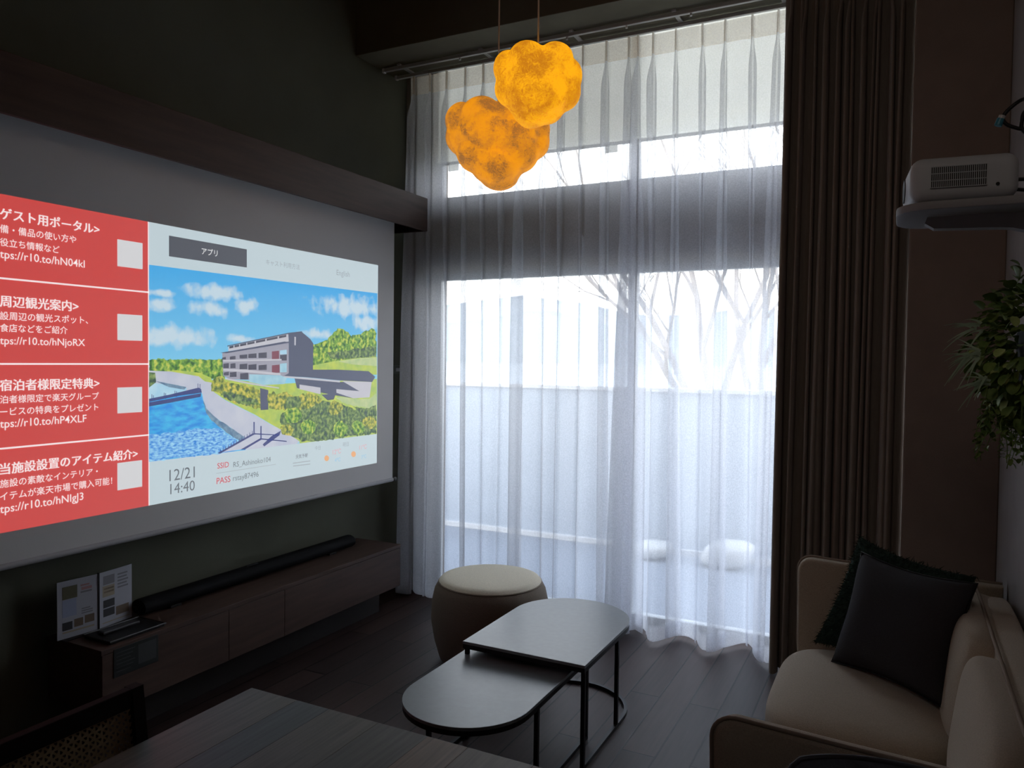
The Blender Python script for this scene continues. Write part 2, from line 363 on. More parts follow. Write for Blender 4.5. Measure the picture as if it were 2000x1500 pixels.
# ------------------------------------------------------------------ outside
m_deck = mat('pale_terrace_tiles', (.20, .22, .26), .8, .2, vary=.05, vscale=6)
b = B(); box(b, -9, 7, YW+.2, 6.6, -.25, -.03); struct('terrace', b, m_deck)
t = thing('terrace_fence', 'pale solid terrace fence seen through the sheer curtains', 'fence', (-1.5, 6.47, 0))
b = B(); box(b, -9, 7, 6.42, 6.5, 0, 1.34); put('fence_panel', b, mat('pale_fence_panel', (.36, .40, .46), .85, .1, vary=.05), t)
b = B(); box(b, -9, 7, 6.40, 6.52, 1.34, 1.375, .004); put('cap_rail', b, mat('white_cap', (.55, .55, .56), .6, .3), t)
b = B(); box(b, -9, 7, 6.39, 6.42, -.03, .02, .004); put('base_kerb', b, mat('white_cap', (.85, .85, .85)), t)
for (px, py, wd, lab) in ((1270, 1052, .30, 'low white outdoor cushion on the terrace behind the middle of the sheer curtain'), (1412, 1028, .38, 'larger low white outdoor cushion on the terrace near the drape')):
    p = on(px, py, 1, 6.2)
    b = B(); puff(b, p.x-wd/2, p.x+wd/2, 6.05, 6.35, -.03, .11 if wd < .35 else .19, p=2.8, n=8)
    for v in b.verts: v.co.x += (v.co.z)*.5
    single('outdoor_cushion', b, mat('white_outdoor_fabric', (.50, .50, .50), .9, .1, bump=.2), lab, 'cushion', smooth=60, group='white cushions on the terrace')
b = B(); grid(b, [[(-3000, 6.6, -2.5), (3000, 6.6, -2.5)], [(-3000, 30, -2.5), (3000, 30, -2.5)]]); struct('shore_ground', b, mat('winter_grass', (.45, .40, .30), .95, .1, col2=(.35, .33, .26), vscale=.8))
b = B(); grid(b, [[(-4000, 28, -3.0), (4000, 28, -3.0)], [(-4000, 4000, -3.0), (4000, 4000, -3.0)]]); struct('lake', b, mat('pale_lake_water', (.55, .62, .68), .12, .6, bump=.1, bscale=.5))
# hills across the lake: two ridges from heights measured over the horizon
def ridge(name, D, prof, m):
    b = B(); top = []; bot = []; back = []
    for px, py in prof:
        p = on(px, py, 1, D); top.append((p.x, D, p.z + mnoise.noise((px*.02, 3, D*.01))*D*.004)); bot.append((p.x, D*.82, -3)); back.append((p.x*1.2, D*1.25, -3))
    rows = [bot]
    for k in range(1, 7):
        f = k/7; rows.append([(a[0]*(1-f)+c[0]*f, a[1]*(1-f)+c[1]*f, a[2]*(1-f**.8)+c[2]*f**.8 + mnoise.noise((a[0]*.004, k*.7, D))*D*.006) for a, c in zip(bot, top)])
    rows += [top, back]; grid(b, rows); return struct(name, b, m, smooth=80)
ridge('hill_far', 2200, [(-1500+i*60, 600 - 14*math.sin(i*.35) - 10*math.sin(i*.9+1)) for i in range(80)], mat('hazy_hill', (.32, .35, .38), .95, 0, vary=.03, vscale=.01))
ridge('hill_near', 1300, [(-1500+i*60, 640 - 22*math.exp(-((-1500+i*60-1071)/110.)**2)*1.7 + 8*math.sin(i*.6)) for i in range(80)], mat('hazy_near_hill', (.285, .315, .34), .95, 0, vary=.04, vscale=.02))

# bare winter trees by the shore
m_bark = mat('pale_grey_bark', (.26, .235, .225), .9, .1, vary=.2, vscale=4)
def branch(bm, p, d, length, r, depth):
    n = 5; pts = [p.copy()]; rr = [r]
    for i in range(n):
        d = (d + Vector((random.uniform(-.16, .16), random.uniform(-.16, .16), random.uniform(-.05, .13)))).normalized()
        p = p + d*length/n; pts.append(p.copy()); rr.append(r*(1-.55*(i+1)/n))
        if depth > 0 and i >= 1:
            for _ in range(1 if depth > 1 else 2):
                if random.random() < .85:
                    ax = Vector((random.uniform(-1, 1), random.uniform(-1, 1), random.uniform(-.2, .7))).normalized()
                    branch(bm, p.copy(), (d*.75 + ax*.65).normalized(), length*random.uniform(.5, .72), rr[-1]*.62, depth-1)
    tube(bm, pts, rr, n=5)
for (px, Y, h, seed, lean, lab) in ((1405, 13.0, 4.6, 11, (-.22, 0, 1), 'bare many branched tree rising behind the fence in the right half of the window'), (1500, 15.0, 4.8, 5, (.1, 0, 1), 'bare tree behind the fence next to the dark drape')):
    random.seed(seed); base = on(px, 800, 1, Y); base.z = -2.5
    t = thing('bare_tree', lab, 'tree', base, 'bare trees by the lake')
    b = B(); tube(b, [base, base+Vector((.02, 0, 1.2)), base+Vector((-.03, 0, 2.6))], [.19, .15, .13], 8); put('trunk', b, m_bark, t, smooth=60)
    b = B(); st = base+Vector((-.03, 0, 2.5))
    for k in range(5):
        a = -1 + k*.5
        branch(b, st.copy(), Vector((a*.62+lean[0], random.uniform(-.3, .3), 1)).normalized(), h*random.uniform(.75, 1), .075, 3)
    put('branches', b, m_bark, t, smooth=60)
random.seed(7)

# ------------------------------------------------------------------ curtains
YS, ZR = 4.30, 3.455
pleats = [on(px, 100, 1, YS).x for px in (811, 843, 877, 912, 949, 986, 1025, 1064, 1103, 1143, 1186, 1231)]
pleats2 = [on(px, 60, 1, YS).x for px in (1246, 1278, 1323, 1371, 1419, 1468, 1522)] + [-.49, -.36]
def pleat_rows(xs, x0, x1, zs, ztop, zbot, y0, depth, wmin, wmax, pinch, seed, billow, drift, low=None, wave=None, yoff=0):
    rnd = random.Random(seed); n = len(xs)
    dr = [rnd.uniform(-drift, drift) for _ in xs]; wf = [rnd.uniform(.55, 1.25) for _ in xs]; ph = [rnd.uniform(0, 6.3) for _ in range(n+1)]; lean = [rnd.uniform(-.5, .5) for _ in xs]
    rows = []
    for z in zs:
        d = ztop - z; t = d/(ztop-zbot); o = sm((d-pinch*.8)/(pinch*1.6)); row = []
        xc = [x + dr[i]*t + .006*math.sin(3*t+ph[i]) for i, x in enumerate(xs)]
        ww = [wmin + (wmax*wf[i]*(.65+.5*t)-wmin)*o for i in range(n)]; dd = [depth*(.45+.55*o)*(.8+.4*wf[i]) for i in range(n)]
        if low:
            g_ = sm((t-.08)/.45); ww = [a*(1-g_) + low[i]*g_*(.8+.35*t) for i, a in enumerate(ww)]; dd = [a*(1-g_) + min(.075, .004+1.5*low[i])*g_ for i, a in enumerate(dd)]
        edges = [x0] + xc + [x1]
        for g in range(n+1):
            a = edges[g] + (.003 if g > 0 else 0); c = edges[g+1] - (.003 if g < n else 0)
            for k in range(7):
                f = k/6; bow = (.006 + billow*t)*math.sin(math.pi*f)*(.6+.6*math.sin(ph[g]+1.2*t)) + .02*t*math.sin(ph[g]*2+5*a)
                row.append(Vector((a+(c-a)*f, y0 - bow + yoff, z)))
            if g < n:
                x, w, dp, L = xc[g], ww[g], dd[g], lean[g]*o*.02
                for (u, v) in ((-.55, .18), (-1, .45), (-.85, .78), (-.4, .97), (0, 1.0), (.4, .97), (.85, .78), (1, .45), (.55, .18)):
                    row.append(Vector((x + u*w + L*v, y0 - v*dp + yoff - .02*t*math.sin(ph[g]), z)))
        if wave:
            wl, x_w, am, dz = wave
            row = [Vector((p.x, p.y - am*max(0, t)**1.5*math.cos(2*math.pi*(p.x-x_w)/wl + .5*math.sin(4*p.x)), p.z)) for p in row]
        rows.append(row)
    return rows
def zs_list(a, c, n): return [a + (c-a)*i/n for i in range(n+1)]
def curtain(name, label, cat, xs, x0, x1, y0, ztop, zbot, m, m_t, m_h, depth, wmin, wmax, pinch, seed, billow, drift, group, tape_h, hem_h, low=None, wave=None):
    t = thing(name, label, cat, ((x0+x1)/2, y0, zbot), group)
    kw = dict(ztop=ztop, zbot=zbot, y0=y0, depth=depth, wmin=wmin, wmax=wmax, pinch=pinch, seed=seed, billow=billow, drift=drift, low=low, wave=wave)
    zs = zs_list(ztop, ztop-.32, 14) + zs_list(ztop-.32, zbot, 34)[1:]
    b = B(); grid(b, pleat_rows(xs, x0, x1, zs, **kw)); put('curtain_cloth', b, m, t, smooth=180)
    b = B(); grid(b, pleat_rows(xs, x0, x1, zs_list(ztop+.004, ztop-tape_h, 6), yoff=-.0025, **kw)); put('heading_tape', b, m_t, t, smooth=180)
    if hem_h:
        b = B(); grid(b, pleat_rows(xs, x0, x1, zs_list(zbot+hem_h, zbot-.002, 4), yoff=-.0025, **kw)); put('hem', b, m_h, t, smooth=180)
    return t
curtain('sheer_curtain', 'white sheer curtain on the left half of the window, behind the orange lamps', 'curtain', pleats, pleats[0]-.03, pleats[-1]+.05, YS, ZR, .025, m_sheer, m_tape, m_hem, .055, .006, .032, .12, 3, .03, .035, 'sheer curtains at the tall window', .115, .085, low=[.05, .006, .005, .022, .004, .005, .046, .004, .006, .005, .030, .060], wave=(.36, -2.75, .03, 0))
curtain('sheer_curtain', 'white sheer curtain on the right half of the window, next to the dark drape', 'curtain', pleats2, pleats2[0]-.03, -.28, YS+.012, ZR, .025, m_sheer, m_tape, m_hem, .055, .006, .034, .12, 5, .035, .035, 'sheer curtains at the tall window', .115, .085, low=[.085, .006, .026, .004, .034, .005, .036, .02, .02], wave=(.29, -1.20, .11, 0))
dx0, dx1 = -.565, -.005; nd = 14
dp = [dx0 + .02 + (dx1-dx0-.03)*(i+.35*math.sin(i*2.1))/nd for i in range(nd)]
curtain('drape', 'dark taupe pleated drape gathered at the right end of the window', 'curtain', dp, dx0-.01, dx1+.01, 4.16, ZR+.01, .015, m_drape, m_drape, m_drape, .075, .009, .0165, .10, 9, .012, .014, None, .1, 0)

# rail above the sheers
t = thing('curtain_rail', 'pale double curtain rail under the soffit over the window', 'curtain rail', (-1.5, 4.23, 3.47))
b = B(); box(b, XL+.05, .0, YS-.011, YS+.011, ZR+.012, ZR+.034, .003); put('rear_track', b, m_alu, t)
b = B(); box(b, XL+.05, .0, 4.149, 4.171, ZR+.014, ZR+.036, .003); put('front_track', b, m_alu, t)
for x in (-2.95, -2.35, -1.75, -1.15, -.6, -.1):
    b = B(); box(b, x-.012, x+.012, 4.14, YS+.02, ZR+.034, ZS, .002); put('bracket', b, m_alu, t)
for y in (YS, 4.16):
    b = B(); box(b, XL+.035, XL+.052, y-.014, y+.014, ZR+.009, ZR+.038, .004); put('end_cap', b, m_white, t)
for i in range(5):
    b = B(); cyl(b, (-2.5+i*.36, 4.16, ZR), (-2.5+i*.36, 4.16, ZR+.014), .007, n=8); put('glider', b, m_white, t)

# ------------------------------------------------------------------ projection screen
XS = -2.88
def S(px, py, eps=0.0): return on(px, py, 0, XS+eps)
t = thing('projection_screen', 'wide white projection screen on the left wall showing a red and white hotel page', 'projection screen', (XS, 2.8, .82))
SY0, SY1 = .75, S(769, 600).y
b = B(); box(b, XS-.0015, XS, SY0, SY1, .835, 2.60); put('screen_cloth', b, mat('white_screen_cloth', (.66, .65, .65), .9, .1, bump=.1, bscale=300), t)
b = B(); cyl(b, (XS-.004, SY0-.01, .828), (XS-.004, SY1+.004, .828), .013); put('bottom_bar', b, mat('grey_screen_bar', (.40, .40, .42), .5, .3), t, smooth=40)
b = B(); cyl(b, (XS-.004, SY1+.004, .828), (XS-.004, SY1+.03, .828), .016); put('end_cap', b, m_black, t, 'black end cap of the bottom bar', smooth=40)
b = B(); cyl(b, (XS-.03, SY0-.01, 2.62), (XS-.03, SY1+.02, 2.62), .035); put('roller_tube', b, m_white, t, smooth=40)

g_red = glow('projected_red', (198, 60, 56)); g_redtxt = glow('projected_pale_text', (240, 222, 222)); g_page = glow('projected_white', (186, 202, 208))
g_btn = glow('projected_grey_button', (72, 77, 86)); g_txt = glow('projected_grey_text', (96, 104, 112)); g_txtl = glow('projected_light_grey_text', (140, 150, 158))
g_redt = glow('projected_red_text', (196, 62, 76)); g_or = glow('projected_orange', (226, 165, 110)); g_rose = glow('projected_rose_text', (214, 150, 158)); g_bl = glow('projected_blue_text', (130, 185, 214)); g_line = glow('projected_line', (150, 158, 164)); g_qr = glow('projected_blank_square', (206, 206, 208))
def poly(bm, pts, eps, mi=0):
    f = bm.faces.new([bm.verts.new(S(x, y, eps)) for x, y in pts]); f.material_index = mi
def text_mesh(s, bold):
    cu = bpy.data.curves.new('text', 'FONT'); cu.body = s; cu.resolution_u = 3; cu.offset = bold
    o = bpy.data.objects.new('text', cu); C.objects.link(o); bpy.context.view_layer.update()
    dg = bpy.context.evaluated_depsgraph_get(); me = bpy.data.meshes.new_from_object(o.evaluated_get(dg))
    vs = [v.co.copy() for v in me.vertices]; fs = [tuple(p.vertices) for p in me.polygons]
    bpy.data.objects.remove(o); bpy.data.curves.remove(cu); bpy.data.meshes.remove(me)
    return vs, fs
def text(bm, s, a, c, eps=.0022, prefix='', bold=0.0, mi=0):
    """Lettering whose visible part s runs from pixel a to pixel c (middle of the glyphs) on the screen; prefix continues it out to the left."""
    A, D = S(*a, eps), S(*c, eps); w = D.y - A.y; zc = (A.z+D.z)/2
    vs, fs = text_mesh(s, bold); x0 = min(v.x for v in vs); x1 = max(v.x for v in vs); k = w/(x1-x0)
    yc = (min(v.y for v in vs) + max(v.y for v in vs))/2
    if prefix:
        vs, fs = text_mesh(prefix+s, bold); x1 = max(v.x for v in vs)
    V = [bm.verts.new((XS+eps, D.y + (v.x-x1)*k, zc + (v.y-yc)*k)) for v in vs]
    for f in fs:
        try: q = bm.faces.new([V[i] for i in f]); q.material_index = mi
        except ValueError: pass

# red guide column
PY0 = 1.50
def Sy(y, z, eps): return Vector((XS+eps, y, z))
zt, zb, ysp, yr = 2.168, .953, S(290.5, 700).y, S(737, 700).y
b = B(); b.faces.new([b.verts.new(Sy(y, z, .0008)) for y, z in ((PY0, zb), (ysp, zb), (ysp, zt), (PY0, zt))]); red = put('projected_red_column', b, g_red, t, 'projected red column of white Japanese guide text')
b = B()
for pa, pc in (((0, 543), (290, 571)), ((0, 711.5), (290, 710.3)), ((0, 877), (290, 849))):
    z = (S(*pa).z + S(*pc).z)/2; b.faces.new([b.verts.new(Sy(y, zz, .0016)) for y, zz in ((PY0, z-.0032), (ysp, z-.0032), (ysp, z+.0032), (PY0, z+.0032))])
b.faces.new([b.verts.new(Sy(y, zz, .0016)) for y, zz in ((ysp-.004, zb), (ysp+.001, zb), (ysp+.001, zt), (ysp-.004, zt))])
put('divider_lines', b, g_redtxt, red)
for q in (((228.6, 467.6), (278, 474.6), (278, 526), (228.6, 519.6)), ((228.7, 613), (277.5, 616), (277.5, 666), (228.7, 664)), ((228.7, 757), (277, 755.5), (277, 804), (228.7, 808)), ((228.7, 905), (277, 898), (277, 950), (228.7, 958))):
    ys = (S(*q[0]).y, S(*q[1]).y); z1 = (S(*q[0]).z+S(*q[1]).z)/2; z0 = (S(*q[2]).z+S(*q[3]).z)/2
    b = B(); b.faces.new([b.verts.new(Sy(y, z, .0016)) for y, z in ((ys[0], z0), (ys[1], z0), (ys[1], z1), (ys[0], z1))]); put('blank_square', b, g_qr, red)
guide = ((('ゲスト用ポータル>', (0, 417.6), (194, 447)), (('備・備品の使い方や', (0, 447.6), (148.8, 466.8), '設'), ('役立ち情報など', (0, 472.8), (116.4, 487.2), 'お'), ('tps://r10.to/hN04kI', (0, 500), (165.6, 516), 'ht'))),
         (('周辺観光案内>', (0, 588), (153, 598)), (('設周辺の観光スポット、', (0, 616.8), (172, 625), '施'), ('食店などをご紹介', (0, 639.5), (132, 645.5), '飲'), ('tps://r10.to/hNjoRX', (0, 668.3), (166, 670.3), 'ht'))),
         (('宿泊者様限定特典>', (0, 751.6), (194, 749)), (('泊者様限定で楽天グループ', (0, 780.4), (193, 773), '宿'), ('ービスの特典をプレゼント', (0, 804.4), (192, 794.8), 'サ'), ('tps://r10.to/hP4XLF', (0, 829.6), (169, 820), 'ht'))),
         (('当施設設置のアイテム紹介>', (0, 916), (268.7, 886)), (('施設の素敵なインテリア・', (0, 944.8), (191, 920.8), '当'), ('イテムが楽天市場で購入可能！', (0, 968.7), (219, 940), 'ア'), ('tps://r10.to/hNIgJ3', (0, 997.5), (163, 971), 'ht'))))
for head, lines in guide:
    b = B()
    for dx in (-.5, .5):
        h_, a, c = head; text(b, h_, (a[0]+dx, a[1]), (c[0]+dx, c[1]), prefix='<', bold=.004, eps=.0022+dx*.0003)
    put('heading', b, g_redtxt, red)
    for h_, a, c, pf in lines:
        b = B(); text(b, h_, a, c, prefix=pf, bold=.004); put('guide_line', b, g_redtxt, red)

# white page
b = B(); b.faces.new([b.verts.new(Sy(y, z, .0008)) for y, z in ((ysp, zb), (yr, zb), (yr, zt), (ysp, zt))]); page = put('projected_white_page', b, g_page, t, 'projected white page with a hotel picture')
b = B(); poly(b, [(330, 460), (482, 487), (482, 522.5), (330, 500.5)], .0016); put('menu_button', b, g_btn, page)
for nm, tx, a, c, bo, mm in (('button_text', 'アプリ', (393.8, 488.8), (425, 496), .01, g_qr), ('menu_text', 'キャスト利用方法', (519.5, 511), (585.5, 522.5), 0, g_txtl), ('menu_text', 'English', (657.5, 533.8), (683, 537.5), 0, g_txtl),
                      ('date_text', '12/21', (330.8, 928), (380.5, 922.5), 0, g_txt), ('time_text', '14:40', (332.5, 955), (380.5, 948), 0, g_txt), ('network_caption', 'SSID', (424.5, 910), (447, 907), .006, g_redt), ('network_caption', 'PASS', (423, 938.8), (450, 936), .006, g_redt),
                      ('network_text', 'RS_Ashinoko104', (455.8, 907), (528.8, 898.8), 0, g_txt), ('network_text', 'rstay87496', (455, 935.5), (505, 927.5), 0, g_txt), ('weather_heading', '天気予報', (577.5, 892.5), (601, 888.8), .008, g_txt),
                      ('day_text', '今日', (615, 875.8), (626, 874), 0, g_txtl), ('day_text', '明日', (670, 868.8), (681, 867), 0, g_txtl), ('high_text', '12℃', (650, 882.5), (666, 881), 0, g_rose), ('high_text', '11℃', (702, 873.8), (716, 872), 0, g_rose),
                      ('low_text', '4℃', (653.8, 898.8), (665, 897), 0, g_bl), ('low_text', '3℃', (706, 892), (715.5, 891), 0, g_bl)):
    b = B(); text(b, tx, a, c, bold=bo, eps=.0026); put(nm, b, mm, page)
b = B(); poly(b, [(422.5, 924.3), (538.8, 906.4), (538.8, 907.2), (422.5, 925.1)], .0016); poly(b, [(572, 904), (606, 899.5), (606, 901), (572, 905.5)], .0016); poly(b, [(572.5, 909.5), (606, 905.5), (606, 907), (572.5, 911)], .0016); put('rule_lines', b, g_line, page)
for cx, cy in ((638, 895), (690.5, 887)):
    b = B(); poly(b, [(cx+4.6*math.cos(a*math.pi/10), cy+5.6*math.sin(a*math.pi/10)) for a in range(20)], .0016); put('sun_icon', b, g_or, page)

# the hotel picture on the page (one flat picture, cut out of coloured shapes)
cl_m = []
for cx, cy, hw, hh in ((420, 572, 55, 15), (408, 602, 34, 14), (480, 598, 26, 14), (690, 600, 62, 18), (312, 572, 24, 8), (312, 594, 30, 12), (620, 652, 26, 9), (465, 662, 25, 8), (715, 630, 26, 14), (340, 655, 70, 20)):
    c0 = S(cx, cy); cl_m.append((c0.y, c0.z, S(cx+hw/2, cy).y - S(cx-hw/2, cy).y, S(cx, cy-hh/2).z - S(cx, cy+hh/2).z))
pm = [cloud_sky('pic_sky', Vector(t.location), cl_m), glow('pic_low_sky', (92, 186, 222), 1, (150, 205, 224), 5, (1, 1, 3)), glow('pic_cloud', (160, 204, 226), 1, (186, 212, 226), 8), glow('pic_cloud_edge', (92, 186, 228)),
      glow('pic_trees', (44, 92, 50), 1, (190, 196, 84), 46, None, .30, (112, 160, 62)), glow('pic_lake', (22, 132, 214), 1, (58, 178, 226), 26, (1, .7, 2.2)), glow('pic_pale_water', (150, 196, 220), 1, (176, 210, 226), 12), glow('pic_path', (176, 182, 200), 1, (190, 194, 206), 10),
      glow('pic_slate', (72, 80, 104)), glow('pic_facade', (150, 150, 164)), glow('pic_band', (186, 186, 194)), glow('pic_windowdark', (66, 68, 84)), glow('pic_pond', (134, 184, 204), 1, (160, 200, 214), 20), glow('pic_grass', (182, 196, 72), 1, (150, 180, 84), 18),
      glow('pic_darktrees', (48, 72, 72), 1, (140, 160, 96), 50, None, .30, (88, 118, 70)), glow('pic_rock', (70, 106, 140), 1, (120, 150, 170), 40), glow('pic_jetty', (52, 64, 120)), glow('pic_foam', (30, 126, 210), 1, (150, 206, 236), 60, (1, .8, 2)), glow('pic_red', (120, 62, 80)), glow('pic_yellowtrees', (70, 98, 62), 1, (206, 190, 84), 50, None, .30, (150, 160, 66)), glow('pic_palelawn', (160, 184, 128), 1, (184, 196, 140), 20)]
(SKY, LOW, CLD, CLE, TRE, LAKE, PALE, PATH, SLATE, FAC, BAND, DARK, POND, GRASS, DTR, ROCK, JET, FOAM, PRED, YTR, PLAWN) = range(21)
b = B(); E0 = .0014; stepn = [0]
def lay(pts, mi, up=1):
    stepn[0] += up; poly(b, pts, E0 + .00004*stepn[0], mi)
def jag(pts, amp, n, seed):
    """Leafy outline: scallop the given polygon."""
    rnd = random.Random(seed); out = []
    for (x0, y0), (x1, y1) in zip(pts, pts[1:]+pts[:1]):
        L = math.hypot(x1-x0, y1-y0); k = max(1, int(L/n))
        for i in range(k):
            f = i/k; out.append((min(735.5, max(291, x0+(x1-x0)*f+rnd.uniform(-amp, amp))), y0+(y1-y0)*f+rnd.uniform(-amp, amp)))
    return out
def bot(x): return 902 - (x-291)*54.5/445
lay([(291, 517), (737, 573), (736, 847.5), (291, 902)], SKY)
# far woods, plaza, water
lay(jag([(291, 703), (310, 701), (345, 703), (385, 701), (415, 703), (436, 700), (440, 745), (400, 738), (345, 727), (291, 727)], 1.8, 4, 1), TRE)
lay([(291, 724), (345, 726), (395, 732), (413, 745), (425, 765), (291, 778)], PATH); lay([(330, 725), (345, 723), (390, 728), (412, 738), (418, 748), (400, 745), (388, 735)], GRASS)
lay([(291, 727), (303, 728), (305, 745), (300, 757), (291, 760)], DTR)
lay([(291, 757), (303, 748), (335, 753), (365, 758), (360, 770), (291, 779)], PALE); lay([(303, 744), (345, 752), (364, 756), (360, 761), (330, 756)], ROCK)
lay([(291, 784), (393, 764), (397, 784), (403, 806), (412, 820), (426, 832), (442, 846), (464, 861), (485, 868), (485, bot(485)), (291, bot(291))], LAKE)
lay(jag([(291, 850), (330, 845), (380, 838), (425, 836), (442, 846), (464, 861), (478, 868), (440, bot(440)), (291, bot(291))], 2, 6, 4), FOAM)
lay([(291, 786), (393, 768), (392, 775), (330, 787), (291, 794)], JET)
lay([(394, 762), (412, 756), (416, 765), (440, 782), (470, 797), (500, 812), (530, 830), (548, 838), (566, 846), (585, 862), (580, bot(580)), (480, bot(480)), (474, 866), (477, 854), (455, 838), (430, 822), (412, 808), (403, 797), (397, 780)], PATH)
lay(jag([(397, 782), (403, 797), (412, 808), (430, 822), (455, 838), (478, 853), (470, 862), (442, 845), (414, 821), (403, 807)], .8, 5, 5), ROCK)
lay([(291, 779), (330, 771), (388, 757), (393, 760), (394, 767), (350, 773), (291, 785)], JET)
for x, y in ((296, 770), (299, 772), (320, 767), (323, 768), (341, 763), (344, 764), (386, 749), (390, 750)): lay([(x, y), (x+1.2, y), (x+1.2, y+11), (x, y+11)], JET, 0)
# right hillside
lay(jag([(608, 676), (625, 668), (640, 663), (650, 650), (660, 643), (672, 642), (685, 655), (700, 655), (715, 647), (725, 643), (735, 648), (735, 700), (690, 702), (650, 708), (608, 716)], 2.2, 4, 6), TRE)
lay(jag([(640, 690), (680, 684), (735, 676), (735, 697), (690, 699), (650, 702)], 2, 5, 7), DTR)
lay([(609, 714), (650, 706), (690, 700), (736, 697), (736, 732), (609, 728)], GRASS); lay([(660, 706), (700, 700), (736, 698), (736, 715), (690, 712)], PLAWN)
# lawn under everything in front
lay([(412, 756), (440, 740), (540, 750), (736, 740), (736, 847.5), (585, bot(585)), (585, 862), (560, 845), (530, 829), (500, 811), (470, 796), (440, 781), (418, 766)], GRASS)
# annex
lay([(548, 731), (562, 726), (612, 722), (660, 722), (720, 725), (733, 736), (727, 746), (662, 743), (600, 737), (548, 734)], SLATE)
lay([(575, 738), (664, 746), (726, 746), (722, 776), (690, 778), (655, 772), (580, 758)], SLATE); lay([(550, 734), (600, 737.5), (664, 743.5), (664, 747), (620, 743), (550, 737)], BAND)
lay([(668, 744), (726, 746), (722, 776), (690, 778), (657, 767), (657, 760), (702, 764)], BAND); lay([(585, 751), (626, 757), (626, 770), (585, 760)], BAND)
# hotel block
lay([(562, 651), (589, 648), (606, 662), (612, 671), (611, 735), (560, 731), (548, 738)], SLATE)
lay([(434, 689), (564, 668), (564, 729), (548, 737), (490, 742), (450, 741), (436, 734)], FAC)
lay([(446, 677), (563, 652), (564, 667), (446, 686)], BAND); lay([(444, 675), (563, 650), (590, 647), (590, 649), (563, 652.5), (444, 677)], SLATE)
for x0, x1 in ((448, 456), (458, 467), (469, 481), (483, 497), (500, 518), (521, 542), (545, 559)):
    ya = 677 - (x0-446)*.205; yb = 677 - (x1-446)*.205
    lay([(x0, ya), (x1, yb), (x1, yb+4.2), (x0, ya+4.2)], DARK, 0)
lay([(430, 689), (500, 677), (556, 667), (568, 669), (500, 680.5), (442, 690)], SLATE)
for x0, x1, ya, yb, c in ((434, 441, 697, 702, DARK), (449, 460, 695, 702, DARK), (468, 483, 692, 700, DARK), (485, 501, 690, 699, DARK), (505, 521, 688, 699, DARK), (531, 545, 685, 701, PRED), (547, 560, 683, 692, PALE), (547, 560, 692, 704, DARK),
                          (436, 447, 709, 719, DARK), (450, 460, 709, 719, DARK), (468, 483, 710, 721, DARK), (485, 501, 711, 722, DARK), (505, 521, 712, 722.5, DARK), (531, 546, 712, 728, PRED), (547, 560, 709, 727, POND),
                          (437, 447, 726, 733, DARK), (449, 462, 726, 736, DARK), (469, 485, 728, 741, DARK)):
    lay([(x0, ya+1.5), (x1, ya), (x1, yb), (x0, yb+.3)], c, 0)
stepn[0] += 1
lay([(436, 703), (550, 701), (550, 704), (436, 706.5)], BAND, 0); lay([(436, 720), (480, 722), (548, 729), (548, 733), (480, 727), (436, 724)], BAND, 0)
lay([(575, 658), (578, 658), (577.5, 675), (575, 674)], BAND, 0)
lay([(487, 731), (548, 733), (560, 738), (556, 750), (515, 752), (487, 746)], POND); lay([(440, 738), (490, 748), (545, 757), (545, 759), (490, 751), (440, 741)], BAND)
# planting in front
lay(jag([(413, 752), (420, 738), (432, 733), (442, 745), (468, 750), (490, 754), (512, 762), (516, 790), (508, 799), (480, 793), (455, 785), (438, 778), (424, 767), (414, 762)], 2.4, 4, 8), YTR)
lay(jag([(440, 764), (470, 772), (500, 780), (510, 790), (480, 792), (450, 782), (430, 771)], 1.8, 4, 9), DTR)
lay([(508, 758), (524, 762), (524, 800), (509, 801)], SLATE)
lay(jag([(522, 772), (532, 765), (545, 770), (560, 764), (575, 776), (592, 770), (608, 768), (622, 774), (632, 788), (615, 806), (590, 806), (575, 800), (560, 800), (540, 802), (525, 797)], 2.6, 4, 10), YTR)
lay(jag([(560, 776), (585, 773), (592, 786), (580, 800), (556, 798)], 2, 4, 12), DTR)
lay(jag([(552, 806), (575, 798), (600, 800), (625, 784), (660, 786), (690, 800), (715, 796), (735, 800), (735, 846), (690, 852), (650, 857), (620, 860), (590, 862), (570, 850), (556, 836), (545, 822)], 2.6, 4, 11), DTR)
for (x, y, r, c) in ((572, 812, 16, TRE), (602, 835, 14, TRE), (640, 810, 17, DTR), (665, 838, 15, TRE), (700, 835, 13, TRE), (722, 825, 13, YTR), (655, 797, 14, YTR), (560, 840, 12, YTR)):
    lay(jag([(min(735, x+r*math.cos(a*math.pi/7)), min(bot(x)-1, y+r*math.sin(a*math.pi/7))) for a in range(14)], 2, 4, int(x)), c)
lay(jag([(655, 775), (690, 779), (722, 778), (735, 768), (735, 800), (700, 794), (672, 788)], 1.5, 5, 13), PLAWN); lay([(628, 771), (656, 768), (652, 780), (640, 782)], SLATE); lay(jag([(690, 793), (714, 800), (735, 790), (735, 812), (700, 808)], 1.5, 4, 14), DTR)
